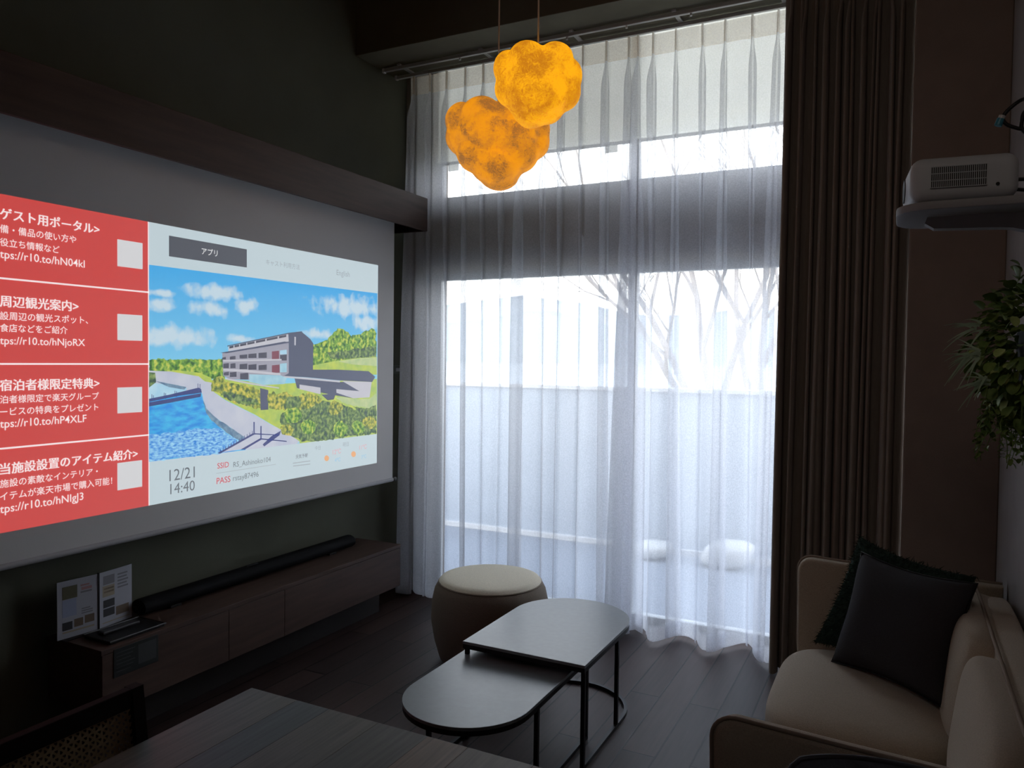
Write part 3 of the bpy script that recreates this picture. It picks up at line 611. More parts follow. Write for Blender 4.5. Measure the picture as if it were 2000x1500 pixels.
# stair and railing of the pier
lay([(428, 884), (496, 845), (512, 858), (480, 877), (455, 880)], PATH); lay([(425, 885), (494, 846), (498, 848), (430, 886)], JET); lay([(470, 878), (508, 856), (512, 858), (478, 878)], JET)
for i in range(13):
    x = 430+i*5.2; y = 882-i*3; lay([(x, y-4), (x+1.2, y-4.6), (x+1.2, y+3), (x, y+3.4)], JET, 0)
for x, y0, y1 in ((495, 824, 849), (508.5, 832, 858)): lay([(x, y0), (x+2.4, y0), (x+2.4, y1), (x, y1)], JET, 0)
lay([(497, 846), (545, 849), (545, 850.5), (497, 848.5)], JET, 0); lay([(510, 856), (560, 861), (560, 863), (510, 858.5)], JET, 0); lay([(513, 868), (530, 852), (549, 841), (546, 850), (530, 862), (516, 872)], JET, 0)
put('hotel_picture', b, pm, page)

# ------------------------------------------------------------------ wood pelmet over the screen
t = thing('screen_pelmet', 'long brown wooden pelmet box above the projection screen', 'pelmet', (-2.94, 2.4, 2.42))
PX, PY1 = -2.752, 4.196
b = B(); box(b, PX-.02, PX, .6, PY1, 2.42, 2.63, .002); put('front_board', b, m_wood, t)
b = B(); box(b, XL+.002, PX-.02, .6, PY1, 2.612, 2.63); put('top_board', b, m_wood, t)
b = B(); box(b, XL+.002, PX-.02, PY1-.02, PY1, 2.42, 2.612); put('end_board', b, m_wood, t)

# wall plate by the screen
b = B(); p = on(776, 722, 0, XL); box(b, XL+.001, XL+.008, p.y-.06, p.y+.06, p.z-.03, p.z+.03, .003)
wp = single('wall_plate', b, mat('grey_plate', (.12, .125, .105), .4, .4), 'small grey wall plate between the screen edge and the sheer curtain', 'wall plate')
b = B(); box(b, XL+.008, XL+.012, p.y-.03, p.y+.03, p.z-.012, p.z+.012, .001); o = put('switch', b, m_alu, wp)

# ------------------------------------------------------------------ low media cabinet
t = thing('media_cabinet', 'long low brown wooden media cabinet under the projection screen', 'cabinet', (-2.95, 2.95, 0))
CX, CY0, CY1, CZ0, CZ1 = -2.774, 1.94, 3.957, .178, .437
b = B(); box(b, XL+.002, CX-.018, CY0, CY1, CZ0, CZ1-.02); box(b, XL+.002, CX, CY0-.002, CY1+.002, CZ1-.02, CZ1, .0015); put('carcass', b, m_wood, t)
seams = [CY0, 2.58, on(556, 1200, 0, CX).y, CY1]
for a, c in zip(seams, seams[1:]):
    b = B(); box(b, CX-.018, CX, a+.0015, c-.0015, CZ0, CZ1-.022, .001); put('drawer_front', b, m_wood, t)
b = B(); box(b, XL+.002, CX-.14, CY0+.12, CY1-.03, 0, CZ0); put('plinth', b, mat('dark_plinth', (.02, .014, .012), .7), t)
# soundbar
t = thing('soundbar', 'long black rounded soundbar lying on the media cabinet', 'soundbar', (-3.0, 3.03, CZ1))
b = B(); prof = [(math.cos(a)*.048, math.sin(a)*.036) for a in [i*math.pi/12 for i in range(24)]]
y0, y1 = 2.27, 3.745; rows = []
for y, s in ((y0, .8), (y0+.006, .97), (y0+.02, 1), (y1-.02, 1), (y1-.006, .97), (y1, .8)):
    rows.append([b.verts.new((-3.0+u*s, y, CZ1+.042+v*s)) for u, v in prof])
for r0, r1 in zip(rows, rows[1:]):
    for k in range(24): b.faces.new((r0[k], r0[(k+1) % 24], r1[(k+1) % 24], r1[k]))
b.faces.new(rows[0]); b.faces.new(rows[-1]); put('speaker_body', b, mat('black_speaker_cloth', (.003, .003, .004), .7, .12, bump=.4, bscale=600), t, smooth=40)
for y in (2.45, 3.55):
    b = B(); box(b, -3.03, -2.97, y-.03, y+.03, CZ1, CZ1+.012, .002); put('foot', b, m_black, t)
b = B(); box(b, -3.008, -2.992, 2.9, 2.98, CZ1+.077, CZ1+.081, .001); put('control_pad', b, m_black, t)

# leaflet stand
t = thing('leaflet_stand', 'white two page leaflet display standing at the near end of the media cabinet', 'leaflet', (-2.99, 2.085, CZ1))
m_card = mat('white_card', (.40, .41, .47), .6, .3)
pk = [mat('print_olive', (.10, .095, .05)), mat('print_blue', (.30, .34, .48)), mat('print_brown', (.14, .10, .07)), mat('print_grey', (.20, .20, .22)), mat('print_black', (.03, .03, .035)), mat('print_rose', (.40, .22, .22)), mat('print_tan', (.35, .30, .22))]
def card(ya, yb, ang, rects):
    piv = Vector((-3.0, 2.085, 0)); M = Matrix.Translation(piv) @ Matrix.Rotation(ang, 4, 'Z') @ Matrix.Translation(-piv)
    b = B(); box(b, -3.003, -3.0, ya, yb, CZ1+.004, .677, M=M); c = put('leaflet_page', b, m_card, t)
    b = B(); W = yb-ya; Hh = .677-CZ1-.004
    for u0, u1, v0, v1, mi in rects:
        f = b.faces.new([b.verts.new(M @ Vector((-2.9995, ya+W*u, .677-Hh*v))) for u, v in ((u0, v1), (u1, v1), (u1, v0), (u0, v0))]); f.material_index = mi
    put('printed_panels', b, pk, c)
card(1.916, 2.083, -.10, [(.12, .48, .1, .32, 0), (.12, .46, .33, .63, 1), (.56, .78, .12, .15, 5), (.58, .84, .17, .22, 5), (.56, .84, .24, .27, 3), (.58, .80, .54, .56, 3), (.58, .86, .58, .60, 3), (.58, .86, .62, .64, 3), (.12, .36, .72, .86, 4), (.4, .62, .70, .84, 2), (.66, .9, .68, .82, 2), (.12, .9, .88, .91, 6)])
card(2.087, 2.255, .10, [(.12, .46, .08, .24, 3), (.10, .46, .26, .46, 6), (.14, .44, .30, .33, 2), (.14, .44, .36, .39, 2), (.12, .46, .52, .66, 4), (.12, .46, .68, .82, 4), (.55, .86, .1, .13, 3), (.55, .84, .16, .19, 3), (.55, .88, .22, .25, 3), (.55, .84, .28, .31, 3), (.55, .88, .34, .37, 3), (.50, .9, .70, .86, 2), (.10, .9, .92, .94, 6)])
b = B(); box(b, -3.006, -2.998, 2.081, 2.089, CZ1, .679, .001); put('spine', b, m_black, t)
b = B(); box(b, -3.03, -2.985, 1.93, 2.24, CZ1, CZ1+.004); put('base_plate', b, m_black, t)
# tray with remote
t = thing('remote_tray', 'flat black tray in front of the white leaflet display', 'tray', (-2.89, 2.12, CZ1))
b = B(); box(b, -2.965, -2.80, 1.995, 2.25, CZ1, CZ1+.012, .003); put('tray', b, m_black, t)
b = B(); tube(b, [(-2.967, 1.993, CZ1+.013), (-2.798, 1.993, CZ1+.013), (-2.798, 2.252, CZ1+.013), (-2.967, 2.252, CZ1+.013)], .004, 6, closed=True); put('tray_rim', b, mat('dark_grey_plastic', (.03, .03, .034), .4), t)
b = B(); box(b, -2.93, -2.89, 2.03, 2.20, CZ1+.012, CZ1+.026, .005); single('remote_control', b, mat('dark_grey_remote', (.025, .025, .03), .4), 'dark remote control lying in the black tray', 'remote control')
# dark sign on the cabinet front
t = thing('notice_plate', 'dark notice plate fixed to the front of the media cabinet below the leaflets', 'sign', (CX+.002, 2.09, .31))
b = B(); box(b, CX, CX+.003, 1.99, 2.195, .31, .425, .001); put('plate', b, mat('dark_notice', (.022, .026, .026), .4, .4), t)
b = B()
for i in range(6): box(b, CX+.003, CX+.0034, 2.0, 2.085-.01*(i % 3), .405-i*.015, .4085-i*.015)
box(b, CX+.003, CX+.0034, 2.10, 2.185, .33, .41); put('fine_print', b, mat('notice_print', (.045, .05, .052), .5), t)

# ------------------------------------------------------------------ paper lamps
UX, UY = Vector((.892, .4525, 0)), Vector((.452, -.892, 0))
def lamp(label, c, k, lobes, m, top):
    """lobes: (u right, v up, w towards the room, radius, squash) in photo pixels, k metres per pixel."""
    t = thing('pendant_lamp', label, 'lamp', (c.x, c.y, ZC), 'paper pendant lamps')
    b = B()
    for u, v, w, r, sx, sy in lobes:
        q = bmesh.new(); bmesh.ops.create_icosphere(q, subdivisions=4, radius=1)
        p = c + UX*u*k + UY*w*k + Vector((0, 0, v*k))
        for vv in q.verts:
            n = 1 + .035*mnoise.noise((vv.co*1.6 + Vector((u, v, 0))))
            vv.co = p + (UX*vv.co.x*sx + UY*vv.co.y*sx + Vector((0, 0, vv.co.z*sy)))*r*k*n
        merge(b, q)
    o = put('paper_shade', b, m, t)
    md = o.modifiers.new('r', 'REMESH'); md.mode = 'VOXEL'; md.voxel_size = .008
    md = o.modifiers.new('s', 'SMOOTH'); md.iterations = 4; md.factor = .5
    bake(o)
    for p in o.data.polygons: p.use_smooth = True
    b = B(); tube(b, [(c.x, c.y, c.z+top*k), (c.x, c.y, (c.z+ZC)/2), (c.x, c.y, ZC-.02)], .0035, 8); put('cord', b, mat('pale_cord', (.62, .56, .50), .7), t)
    b = B(); cyl(b, (c.x, c.y, ZC-.025), (c.x, c.y, ZC), .05, n=24); put('ceiling_canopy', b, m_black, t, smooth=40)
cu_ = on(1050, 165, 1, 2.60); ku = (cu_-CAM).dot(Vector((R[0][2], R[1][2], R[2][2])))/FPX
lamp('upper of the two lumpy glowing paper lamps, hanging nearer and brighter', cu_, ku,
     [(0, 2, 0, 60, 1.2, .9), (-56, 28, 6, 31, 1, 1.1), (-21, 36, 30, 35, 1.05, 1), (33, 36, 26, 34, 1.05, 1.02), (57, 14, 6, 30, 1, 1.2), (0, 38, -30, 36, 1.2, .8), (-50, -10, 4, 34, 1, 1.1), (48, -14, 4, 36, 1, 1.1), (-2, -26, 14, 58, 1.08, .85), (-8, -46, 6, 42, 1.05, .9), (14, -42, 4, 40, 1, .9), (-12, -60, 0, 25, 1.2, 1)],
     lamp_mat('bright_lamp_paper', (1.0, .42, .004), (.52, .17, .004), .9), 62)
cl_ = on(972, 285, 1, 2.95); kl = (cl_-CAM).dot(Vector((R[0][2], R[1][2], R[2][2])))/FPX
lamp('lower of the two lumpy glowing paper lamps, wider and duller orange', cl_, kl,
     [(0, 18, 0, 70, 1.28, .8), (-70, 46, 2, 33, 1, 1.1), (-30, 46, 30, 40, 1.05, .95), (26, 42, 26, 42, 1.1, .95), (66, 30, 4, 36, 1, 1.05), (-66, 14, 6, 36, 1, 1), (66, 8, 4, 36, 1, 1), (0, 50, -34, 42, 1.25, .75), (-28, -16, 14, 50, 1.05, .85), (32, -16, 12, 48, 1.05, .85), (0, -40, 14, 46, 1.15, .85), (4, -60, 0, 29, 1.3, .9)],
     lamp_mat('dull_lamp_paper', (.90, .31, .006), (.30, .115, .025), .82), 78)

# ------------------------------------------------------------------ round stool
t = thing('round_stool', 'round beige upholstered drum stool in front of the sheer curtain', 'stool', (-1.93, 3.58, 0))
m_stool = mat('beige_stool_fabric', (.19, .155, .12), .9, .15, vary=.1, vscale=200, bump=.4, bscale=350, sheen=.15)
m_stool_top = mat('lit_beige_stool_fabric', (.80, .73, .59), .9, .15, vary=.1, vscale=200, bump=.4, bscale=350, sheen=.15)  # same beige as the drum side, window light on top put into colour
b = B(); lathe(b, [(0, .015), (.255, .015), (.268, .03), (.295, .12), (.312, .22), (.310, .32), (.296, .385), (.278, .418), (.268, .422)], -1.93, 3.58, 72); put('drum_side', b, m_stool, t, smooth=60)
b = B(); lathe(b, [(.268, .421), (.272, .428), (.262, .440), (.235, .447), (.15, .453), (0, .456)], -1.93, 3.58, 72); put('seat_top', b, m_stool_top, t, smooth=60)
b = B(); lathe(b, [(.270, .420), (.2755, .4215), (.2765, .4245), (.273, .4265)], -1.93, 3.58, 72); put('seam', b, m_pipe, t, smooth=60)
b = B(); lathe(b, [(0, 0), (.24, 0), (.24, .016), (0, .016)], -1.93, 3.58, 48); put('base', b, m_black, t)

# ------------------------------------------------------------------ nesting coffee tables
m_top = mat('grey_laminate_top', (.19, .215, .225), .33, .55, vary=.05, vscale=40)
def arch(xa, xb, ystraight0, yc, sgn, n=28, inset=0):
    """Plan of a table: straight end at ystraight0, half round about yc."""
    cx = (xa+xb)/2; r = (xb-xa)/2 - inset
    pts = [(cx-sgn*r, ystraight0+sgn*inset)] if False else []
    arc = [(cx + r*math.cos(a), yc + sgn*r*math.sin(a)) for a in [math.pi*i/n for i in range(n+1)]]
    return [(cx-r, ystraight0+sgn*inset), (cx+r, ystraight0+sgn*inset)] + arc
def nest(label, xa, xb, yend, yc, sgn, z, group):
    t = thing('coffee_table', label, 'coffee table', ((xa+xb)/2, (yend+yc)/2, 0), group)
    b = B(); prism(b, arch(xa, xb, yend, yc, sgn), z-.012, z, .0015); put('table_top', b, m_top, t)
    b = B(); prism(b, arch(xa, xb, yend, yc, sgn, inset=.001), z-.030, z-.012); put('edge_band', b, m_steel, t)
    cx = (xa+xb)/2; r = (xb-xa)/2 - .012; w = .016
    for x in (cx-r, cx+r):
        for y in (yend+sgn*.02, yc+sgn*.0 - sgn*.09):
            b = B(); box(b, x-w/2, x+w/2, y-w/2, y+w/2, .016, z-.030); put('leg', b, m_steel, t)
    b = B(); path = [(cx+r, yend+sgn*.012, .008)] + [(cx+r*math.cos(a), yc+sgn*r*math.sin(a), .008) for a in [math.pi*i/24 for i in range(25)]] + [(cx-r, yend+sgn*.012, .008)]
    sweep_rect(b, path, w, .016); put('floor_frame', b, m_steel, t)
    return t
nest('taller grey topped coffee table with a rounded far end, between stool and sofa', -1.614, -1.066, 2.755, 3.26, 1, .42, 'nesting coffee tables')
nest('lower grey topped coffee table pulled out from under the taller one', -1.635, -1.145, 3.03, 2.425, -1, .362, 'nesting coffee tables')

# ------------------------------------------------------------------ dining table and chairs
t = thing('dining_table', 'brown planked wooden dining table in the foreground', 'dining table', (-.6, .95, 0))
m_board = [mat('board_%d' % i, tuple(x*1.45 for x in c), .48, .35, col2=tuple(x*.95 for x in c), vscale=4, stretch=(30, 1.2, 30), bump=.15, bscale=40) for i, c in enumerate(((.125, .108, .092), (.072, .076, .080), (.115, .096, .082), (.082, .070, .064), (.150, .098, .068), (.085, .062, .050), (.135, .10, .078), (.10, .07, .055)))]
b = B(); xs = [-1.522]
while xs[-1] < .26: xs.append(xs[-1] + .135 + .03*math.sin(len(xs)*2.3))
for i, (a, c) in enumerate(zip(xs, xs[1:])): box(b, a, c, .45, 1.493, .692, .72, .0012, mi=i % 8)
put('table_top', b, m_board, t)
for x in (-1.36, .1):
    for y in (.6, 1.36):
        b = B(); cyl(b, (x, y, 0), (x, y, .692), .022, .03); put('leg', b, m_steel, t, smooth=40)
b = B(); box(b, -1.36, .1, 1.34, 1.38, .63, .692); box(b, -1.36, .1, .58, .62, .63, .692); put('apron', b, m_wood, t)

def cane_chair():
    t = thing('cane_chair', 'dark wooden dining chair with a woven cane back at the left end of the table', 'chair', (-1.42, .98, 0))
    m_ch = mat('dark_chair_wood', (.012, .009, .008), .7, .06); m_cane = mat('woven_cane', (.30, .22, .12), .7, .2)
    y0, y1, xb, ztop = .76, 1.215, -1.60, .82
    def xs(z): return xb + .05 - .05*(z-.42)/.4      # back rakes away from the table
    for y in (y0, y1-.03):
        b = B(); rows = []
        for z in (0, .2, .42, .6, ztop):
            x = xs(z) if z > .42 else -1.55 - .03*(.42-z)/.42
            rows.append([b.verts.new(q) for q in ((x-.014, y, z), (x+.014, y, z), (x+.014, y+.03, z), (x-.014, y+.03, z))])
        for r0, r1 in zip(rows, rows[1:]):
            for k in range(4): b.faces.new((r0[k], r0[(k+1) % 4], r1[(k+1) % 4], r1[k]))
        b.faces.new(rows[0]); b.faces.new(rows[-1]); put('back_post', b, m_ch, t)
    for za, zb_, nm in ((ztop-.045, ztop, 'top_rail'), (.47, .50, 'lower_rail')):
        b = B(); x = xs((za+zb_)/2); box(b, x-.012, x+.012, y0+.03, y1-.03, za, zb_, .002); put(nm, b, m_ch, t)
    b = B(); za, zb_ = .50, ztop-.045; ya, yb_ = y0+.03, y1-.03; p = .0165; wv = .0045
    def strip(y_a, z_a, y_b, z_b, off):
        d = Vector((0, y_b-y_a, z_b-z_a)).normalized(); s = Vector((0, -d.z, d.y))*wv/2
        A = Vector((xs(z_a)+off, y_a, z_a)); D = Vector((xs(z_b)+off, y_b, z_b))
        b.faces.new([b.verts.new(q) for q in (A-s, A+s, D+s, D-s)])
    k = ya + p/2
    while k < yb_: strip(k, za, k, zb_, 0); k += p
    k = za + p/2
    while k < zb_: strip(ya, k, yb_, k, .0008); k += p
    for sg in (1, -1):
        n = int((yb_-ya+zb_-za)/p)
        for i in range(n):
            if sg == 1:
                u0 = ya - (zb_-za) + i*p; a = max(u0, ya); c = min(u0+(zb_-za), yb_)
                if c > a: strip(a, za+(a-u0), c, za+(c-u0), .0016)
            else:
                u0 = ya + i*p; a = max(u0-(zb_-za), ya); c = min(u0, yb_)
                if c > a: strip(a, za+(u0-a), c, za+(u0-c), -.0008)
    put('cane_panel', b, m_cane, t, 'woven tan cane back panel')
    b = B(); box(b, -1.56, -1.12, y0, y1, .42, .455, .012, 3); put('seat', b, m_ch, t)
    for y in (y0+.005, y1-.035):
        b = B(); cyl(b, (-1.15, y+.015, .42), (-1.13, y+.015, 0), .016, .012, 12); put('front_leg', b, m_ch, t, smooth=40)
cane_chair()
def tub_chair():
    cx, cy = .03, 1.44
    t = thing('upholstered_chair', 'blue grey upholstered dining chair with a curved back beside the near sofa arm', 'chair', (cx, cy, 0))
    m_up = mat('blue_grey_fabric', (.11, .125, .155), .85, .2, vary=.1, vscale=200, bump=.4, bscale=350); m_pp = mat('dark_seam', (.06, .066, .08), .8)
    b = B(); rows_o = []; n = 28
    zs = [.50, .62, .72, .79, .822, .832]
    th = [.035, .036, .034, .03, .02, .004]
    outer = []; inner = []
    for z, h in zip(zs, th):
        ro = []; ri = []
        for i in range(n+1):
            a = math.radians(8 + 164*i/n); e = min(1, min(i, n-i)/5.0); zz = .5 + (z-.5)*(.72+.28*sm(e))
            ro.append(Vector((cx + (.235+h*.5)*math.cos(a), cy + (.18+h*.5)*math.sin(a) + .05*(z-.5), zz))); ri.append(Vector((cx + (.235-h*.5)*math.cos(a), cy + (.18-h*.5)*math.sin(a) + .05*(z-.5), zz)))
        outer.append(ro); inner.append(ri)
    grid(b, outer + inner[::-1] + [outer[0]]); put('backrest', b, m_up, t, smooth=60)
    b = B(); tube(b, [p + Vector((0, 0, .002)) for p in [(q+r)/2 for q, r in zip(outer[-1], inner[-1])]], .005, 8); put('piping', b, m_pp, t, smooth=60)
    b = B(); puff(b, cx-.23, cx+.23, cy-.27, cy+.17, .40, .50, p=3.5, n=10); put('seat', b, m_up, t, smooth=60)
    for sx in (-1, 1):
        for sy in (-.2, .14):
            b = B(); cyl(b, (cx+sx*.18, cy+sy, .41), (cx+sx*.21, cy+sy*1.1, 0), .014, .010, 12); put('leg', b, m_steel, t, smooth=40)
tub_chair()

# ------------------------------------------------------------------ sofa
t = thing('sofa', 'beige fabric two seat sofa with thin piped arms along the right wall', 'sofa', (0, 2.7, 0))
SA, SB_, SF = 1.84, 3.52, -.40            # outer faces of the arms, front of the arms
b = B(); puff(b, SF+.03, .37, SA+.03, SB_-.03, .13, .30, p=8, n=10); put('base', b, m_sofa, t, smooth=60)
def arm(y0, y1, lean):
    def side(x, z): return lean*(z-.2)*.12
    b = B(); q = bmesh.new(); outline = []
    r = .055
    for a in range(7): outline.append((SF + .02 + r - r*math.cos(a*math.pi/12), .765 - r + r*math.sin(a*math.pi/12)))
    pts = [(SF + .045, .14), (SF+.025, .4)] + outline + [(-.1, .755), (.2, .745), (.37, .745), (.37, .14)]
    A = [q.verts.new((x, y0+side(x, z), z)) for x, z in pts]; D = [q.verts.new((x, y1+side(x, z), z)) for x, z in pts]
    q.faces.new(A); q.faces.new(D[::-1])
    for i in range(len(pts)): q.faces.new((A[i], A[(i+1) % len(pts)], D[(i+1) % len(pts)], D[i]))
    bmesh.ops.recalc_face_normals(q, faces=q.faces)
    bmesh.ops.bevel(q, geom=[e for e in q.edges if len(e.link_faces) == 2 and max(len(f.verts) for f in e.link_faces) > 6], offset=.014, segments=3, profile=.5, affect='EDGES')
    merge(b, q); o = put('arm', b, m_sofa, t, smooth=50)
    yy = y0 + .008 if lean < 0 else y1 - .008
    b = B(); tube(b, [(x-.003 if x < 0 else x, yy+side(x, z), z+(.003 if z > .7 else 0)) for x, z in pts[:-1]], .005, 8); put('arm_piping', b, m_pipe, o, smooth=60)
arm(SA, SA+.05, -.35); arm(SB_-.06, SB_, .35)
mid = 2.62
b = B(); puff(b, SF-.01, .22, mid+.002, SB_-.07, .26, .435, p=4.0, n=18, crown=.22); put('seat_cushion', b, m_sofa, t, smooth=60)
b = B(); puff(b, SF-.01, .22, SA+.06, mid-.002, .26, .435, p=4.0, n=18, crown=.26); put('seat_cushion', b, m_sofa, t, smooth=60)
b = B(); puff(b, .27, .378, SA+.06, SB_-.06, .15, .765, p=6, n=14); put('back_frame', b, m_sofa, t, smooth=60)
for ya, yb_ in ((SA+.06, mid+.10), (mid+.10, SB_-.07)):
    Mx = Matrix.Translation((.22, 0, .42)) @ Matrix.Rotation(.13, 4, 'Y') @ Matrix.Translation((-.22, 0, -.42))
    b = B(); puff(b, .135, .315, ya, yb_, .36, .765, p=4.2, n=18, M=Mx); put('back_cushion', b, m_sofa, t, smooth=60)
b = B(); tube(b, [(.272, SA+.09, .757), (.270, 2.2, .762), (.270, 2.7, .763), (.270, 3.2, .762), (.272, SB_-.09, .757)], .006, 8); put('back_piping', b, m_pipe, t, smooth=60)
for x in (SF+.10, .30):
    for y in (SA+.12, SB_-.12):
        b = B(); cyl(b, (x, y, 0), (x, y, .15), .016, .022, 14); put('leg', b, m_black, t, smooth=40)

# scatter cushions
def pillow(name, label, BL, BR, TL, TR, thick, m, fur=0, seed=1):
    BL, BR, TL, TR = map(Vector, (BL, BR, TL, TR)); nrm = (BR-BL).cross(TL-BL).normalized(); n = 30 if not fur else 44
    t = thing(name, label, 'cushion', (BL+BR)/2)
    b = B(); rnd = random.Random(seed)
    for s in (1, -1):
        rows = []
        for i in range(n+1):
            v = -1 + 2*i/n; row = []
            for j in range(n+1):
                u = -1 + 2*j/n
                uu = u*(1 - .11*(1-v*v)*abs(u)); vv = v*(1 - .11*(1-u*u)*abs(v))
                p = BL*(1-uu)*(1-vv)/4 + BR*(1+uu)*(1-vv)/4 + TL*(1-uu)*(1+vv)/4 + TR*(1+uu)*(1+vv)/4
                th = thick/2*(max(0, 1-u**4)*max(0, 1-v**4))**.55
                th += .006*mnoise.noise((u*2.2+seed, v*2.2, s))*(1-u*u)*(1-v*v)
                if fur: th += fur*rnd.random()*(1 if max(abs(u), abs(v)) < .999 else 0)
                row.append(p + nrm*th*s)
            rows.append(row)
        grid(b, rows)
    bmesh.ops.remove_doubles(b, verts=b.verts, dist=.0006)
    if fur:
        me = [v.co.copy() for v in b.verts]; cen = (BL+BR+TL+TR)/4
        for c in me:
            for _ in range(2):
                o = (c-cen).normalized(); d = (o*.5 + nrm*rnd.uniform(-.7, .7) + Vector((rnd.uniform(-.6, .6), rnd.uniform(-.6, .6), rnd.uniform(-.8, .3)))).normalized()
                s = d.cross(Vector((rnd.random(), rnd.random(), rnd.random()))).normalized()*.0022
                L = rnd.uniform(.012, .026); b.faces.new([b.verts.new(q) for q in (c-s, c+s, c+d*L)])
    put('cushion_cover', b, m, t, smooth=180)
    b = B(); ring = []
    for (p, q) in ((BL, BR), (BR, TR), (TR, TL), (TL, BL)):
        cen = (BL+BR+TL+TR)/4
        for k in range(10):
            f = k/10; e = p*(1-f)+q*f; ring.append(e + (cen-e)*.11*(1-(2*f-1)**2)*.95)
    if not fur:
        tube(b, ring, .0035, 6, closed=True); put('seam', b, m_black, t, smooth=60)
    return t
pillow('scatter_cushion', 'plain charcoal scatter cushion in front, leaning in the far corner of the sofa', (-.215, 3.18, .452), (.165, 2.905, .452), (-.125, 3.30, .862), (.245, 3.02, .862), .17, mat('charcoal_cloth', (.040, .039, .043), .9, .15, vary=.1, vscale=300, bump=.4, bscale=400))
pillow('furry_cushion', 'shaggy dark green cushion tucked behind the charcoal cushion', (-.295, 3.335, .462), (.13, 3.06, .47), (-.14, 3.40, .905), (.25, 3.12, .86), .11, mat('dark_green_fur', (.020, .036, .028), .95, .1, vary=.4, vscale=60), fur=.008, seed=4)

# ------------------------------------------------------------------ projector on its wall shelf
t = thing('wall_shelf', 'grey wall shelf with a curved bracket holding the projector', 'shelf', (.386, 2.25, 1.94))
m_shelf = mat('grey_shelf_paint', (.30, .30, .31), .6, .3, vary=.03)
b = B(); ol = []; x0, x1, y0, y1, r = -.024, XR, 2.06, 2.35, .08
left = [(x0+r+r*math.cos(math.radians(a)), y0+r+r*math.sin(math.radians(a))) for a in range(270, 179, -10)] + [(x0+r+r*math.cos(math.radians(a)), y1-r+r*math.sin(math.radians(a))) for a in range(180, 89, -10)]
prism(b, left + [(x1, y1), (x1, y0)], 1.964, 1.984, .004); put('shelf_board', b, m_shelf, t, smooth=40)
b = B(); pts = [(.045, 1.964), (.04, 1.95), (.06, 1.936), (.20, 1.930)] + [(.20 + .13*math.sin(a), 1.930 - .13*(1-math.cos(a))) for a in [i*math.pi/16 for i in range(1, 9)]] + [(.335, 1.72), (XR, 1.72), (XR, 1.964)]
vs0 = [b.verts.new((x, 2.17, z)) for x, z in pts]; vs1 = [b.verts.new((x, 2.21, z)) for x, z in pts]; b.faces.new(vs0); b.faces.new(vs1[::-1])
for i in range(len(pts)): b.faces.new((vs0[i], vs0[(i+1) % len(pts)], vs1[(i+1) % len(pts)], vs1[i]))
put('bracket', b, m_shelf, t)
MP = Matrix.Translation((.008, 2.10, 0)) @ Matrix.Rotation(math.radians(5), 4, 'Z') @ Matrix.Translation((.005, -2.10, 0))
t = thing('projector', 'pale grey projector with a black side vent grille on the wall shelf', 'projector', (.11, 2.22, 1.984))
pz0 = 1.992
b = B(); box(b, -.007, .220, 2.10, 2.31, pz0, pz0+.106, .028, 6, M=MP); put('housing', b, mat('pale_grey_plastic', (.48, .50, .52), .5, .35), t, smooth=50)
b = B(); xa, xb_ = on(1806, 350, 1, 2.10).x, on(1916, 345, 1, 2.10).x; box(b, xa, xb_, 2.0975, 2.1005, pz0+.030, pz0+.079, M=MP)
put('vent_grille', b, mat('vent_dark', (.012, .012, .013), .6), t)
b = B(); n = 27
for i in range(n+1):
    x = xa + (xb_-xa)*i/n; box(b, x-.0008, x+.0008, 2.096, 2.0985, pz0+.030, pz0+.079, M=MP)
for z in (.030, .046, .063, .079): box(b, xa, xb_, 2.096, 2.0985, pz0+z-.0008, pz0+z+.0008, M=MP)
put('vent_slats', b, mat('pale_grey_plastic', (.34, .355, .37)), t)
b = B(); p = on(1938, 357, 1, 2.10); cyl(b, MP @ Vector((p.x, 2.098, p.z)), MP @ Vector((p.x, 2.101, p.z)), .004); put('side_button', b, m_black, t)
for x in (.03, .2):
    for y in (2.14, 2.27):
        b = B(); q = MP @ Vector((x, y, 0)); cyl(b, (q.x, q.y, 1.984), (q.x, q.y, pz0+.002), .010, n=12); put('foot', b, m_black, t)
b = B(); cyl(b, MP @ Vector((-.009, 2.25, pz0+.055)), MP @ Vector((-.001, 2.25, pz0+.055)), .030, n=24); put('lens', b, m_black, t, smooth=40)
t = thing('projector_cable', 'black cable loop with a blue tipped plug above the projector', 'cable', (.24, 2.2, 2.1))
def C3(px, py, Y=2.2): return on(px, py, 1, Y)
b = B()
def spline(P, n=8):
    out = []; P = [Vector(p) for p in P]; Q = [P[0]] + P + [P[-1]]
    for i in range(1, len(Q)-2):
        for k in range(n):
            u = k/n; a, c, d, e = Q[i-1], Q[i], Q[i+1], Q[i+2]
            out.append(.5*((2*c) + (d-a)*u + (2*a-5*c+4*d-e)*u*u + (3*c-a-3*d+e)*u**3))
    return out + [P[-1]]
tube(b, spline([(XR, 2.3, 2.33), C3(2015, 186, 2.24), C3(1990, 198), C3(1966, 218), C3(1959, 232), C3(1966, 243), C3(1985, 250), C3(2005, 254), C3(2040, 262), (.33, 2.22, 2.16), (.30, 2.22, 2.06), (.236, 2.22, 2.05)]), .0045, 8)
tube(b, spline([C3(2040, 200), C3(2004, 216), C3(1996, 236), C3(1998, 255), C3(2030, 275), (.33, 2.24, 2.1), (.30, 2.24, 2.03), (.236, 2.24, 2.03)]), .0045, 8); put('cable', b, m_black, t, smooth=60)
b = B(); cyl(b, C3(1958, 226), C3(1955, 233), .0075, n=14); put('plug_collar', b, mat('pale_ring', (.5, .5, .5), .4), t, smooth=40)
b = B(); cyl(b, C3(1955, 232), C3(1949, 246), .0085, n=14); put('plug_tip', b, mat('blue_plug', (.04, .22, .30), .4), t, 'blue plug tip', smooth=40)

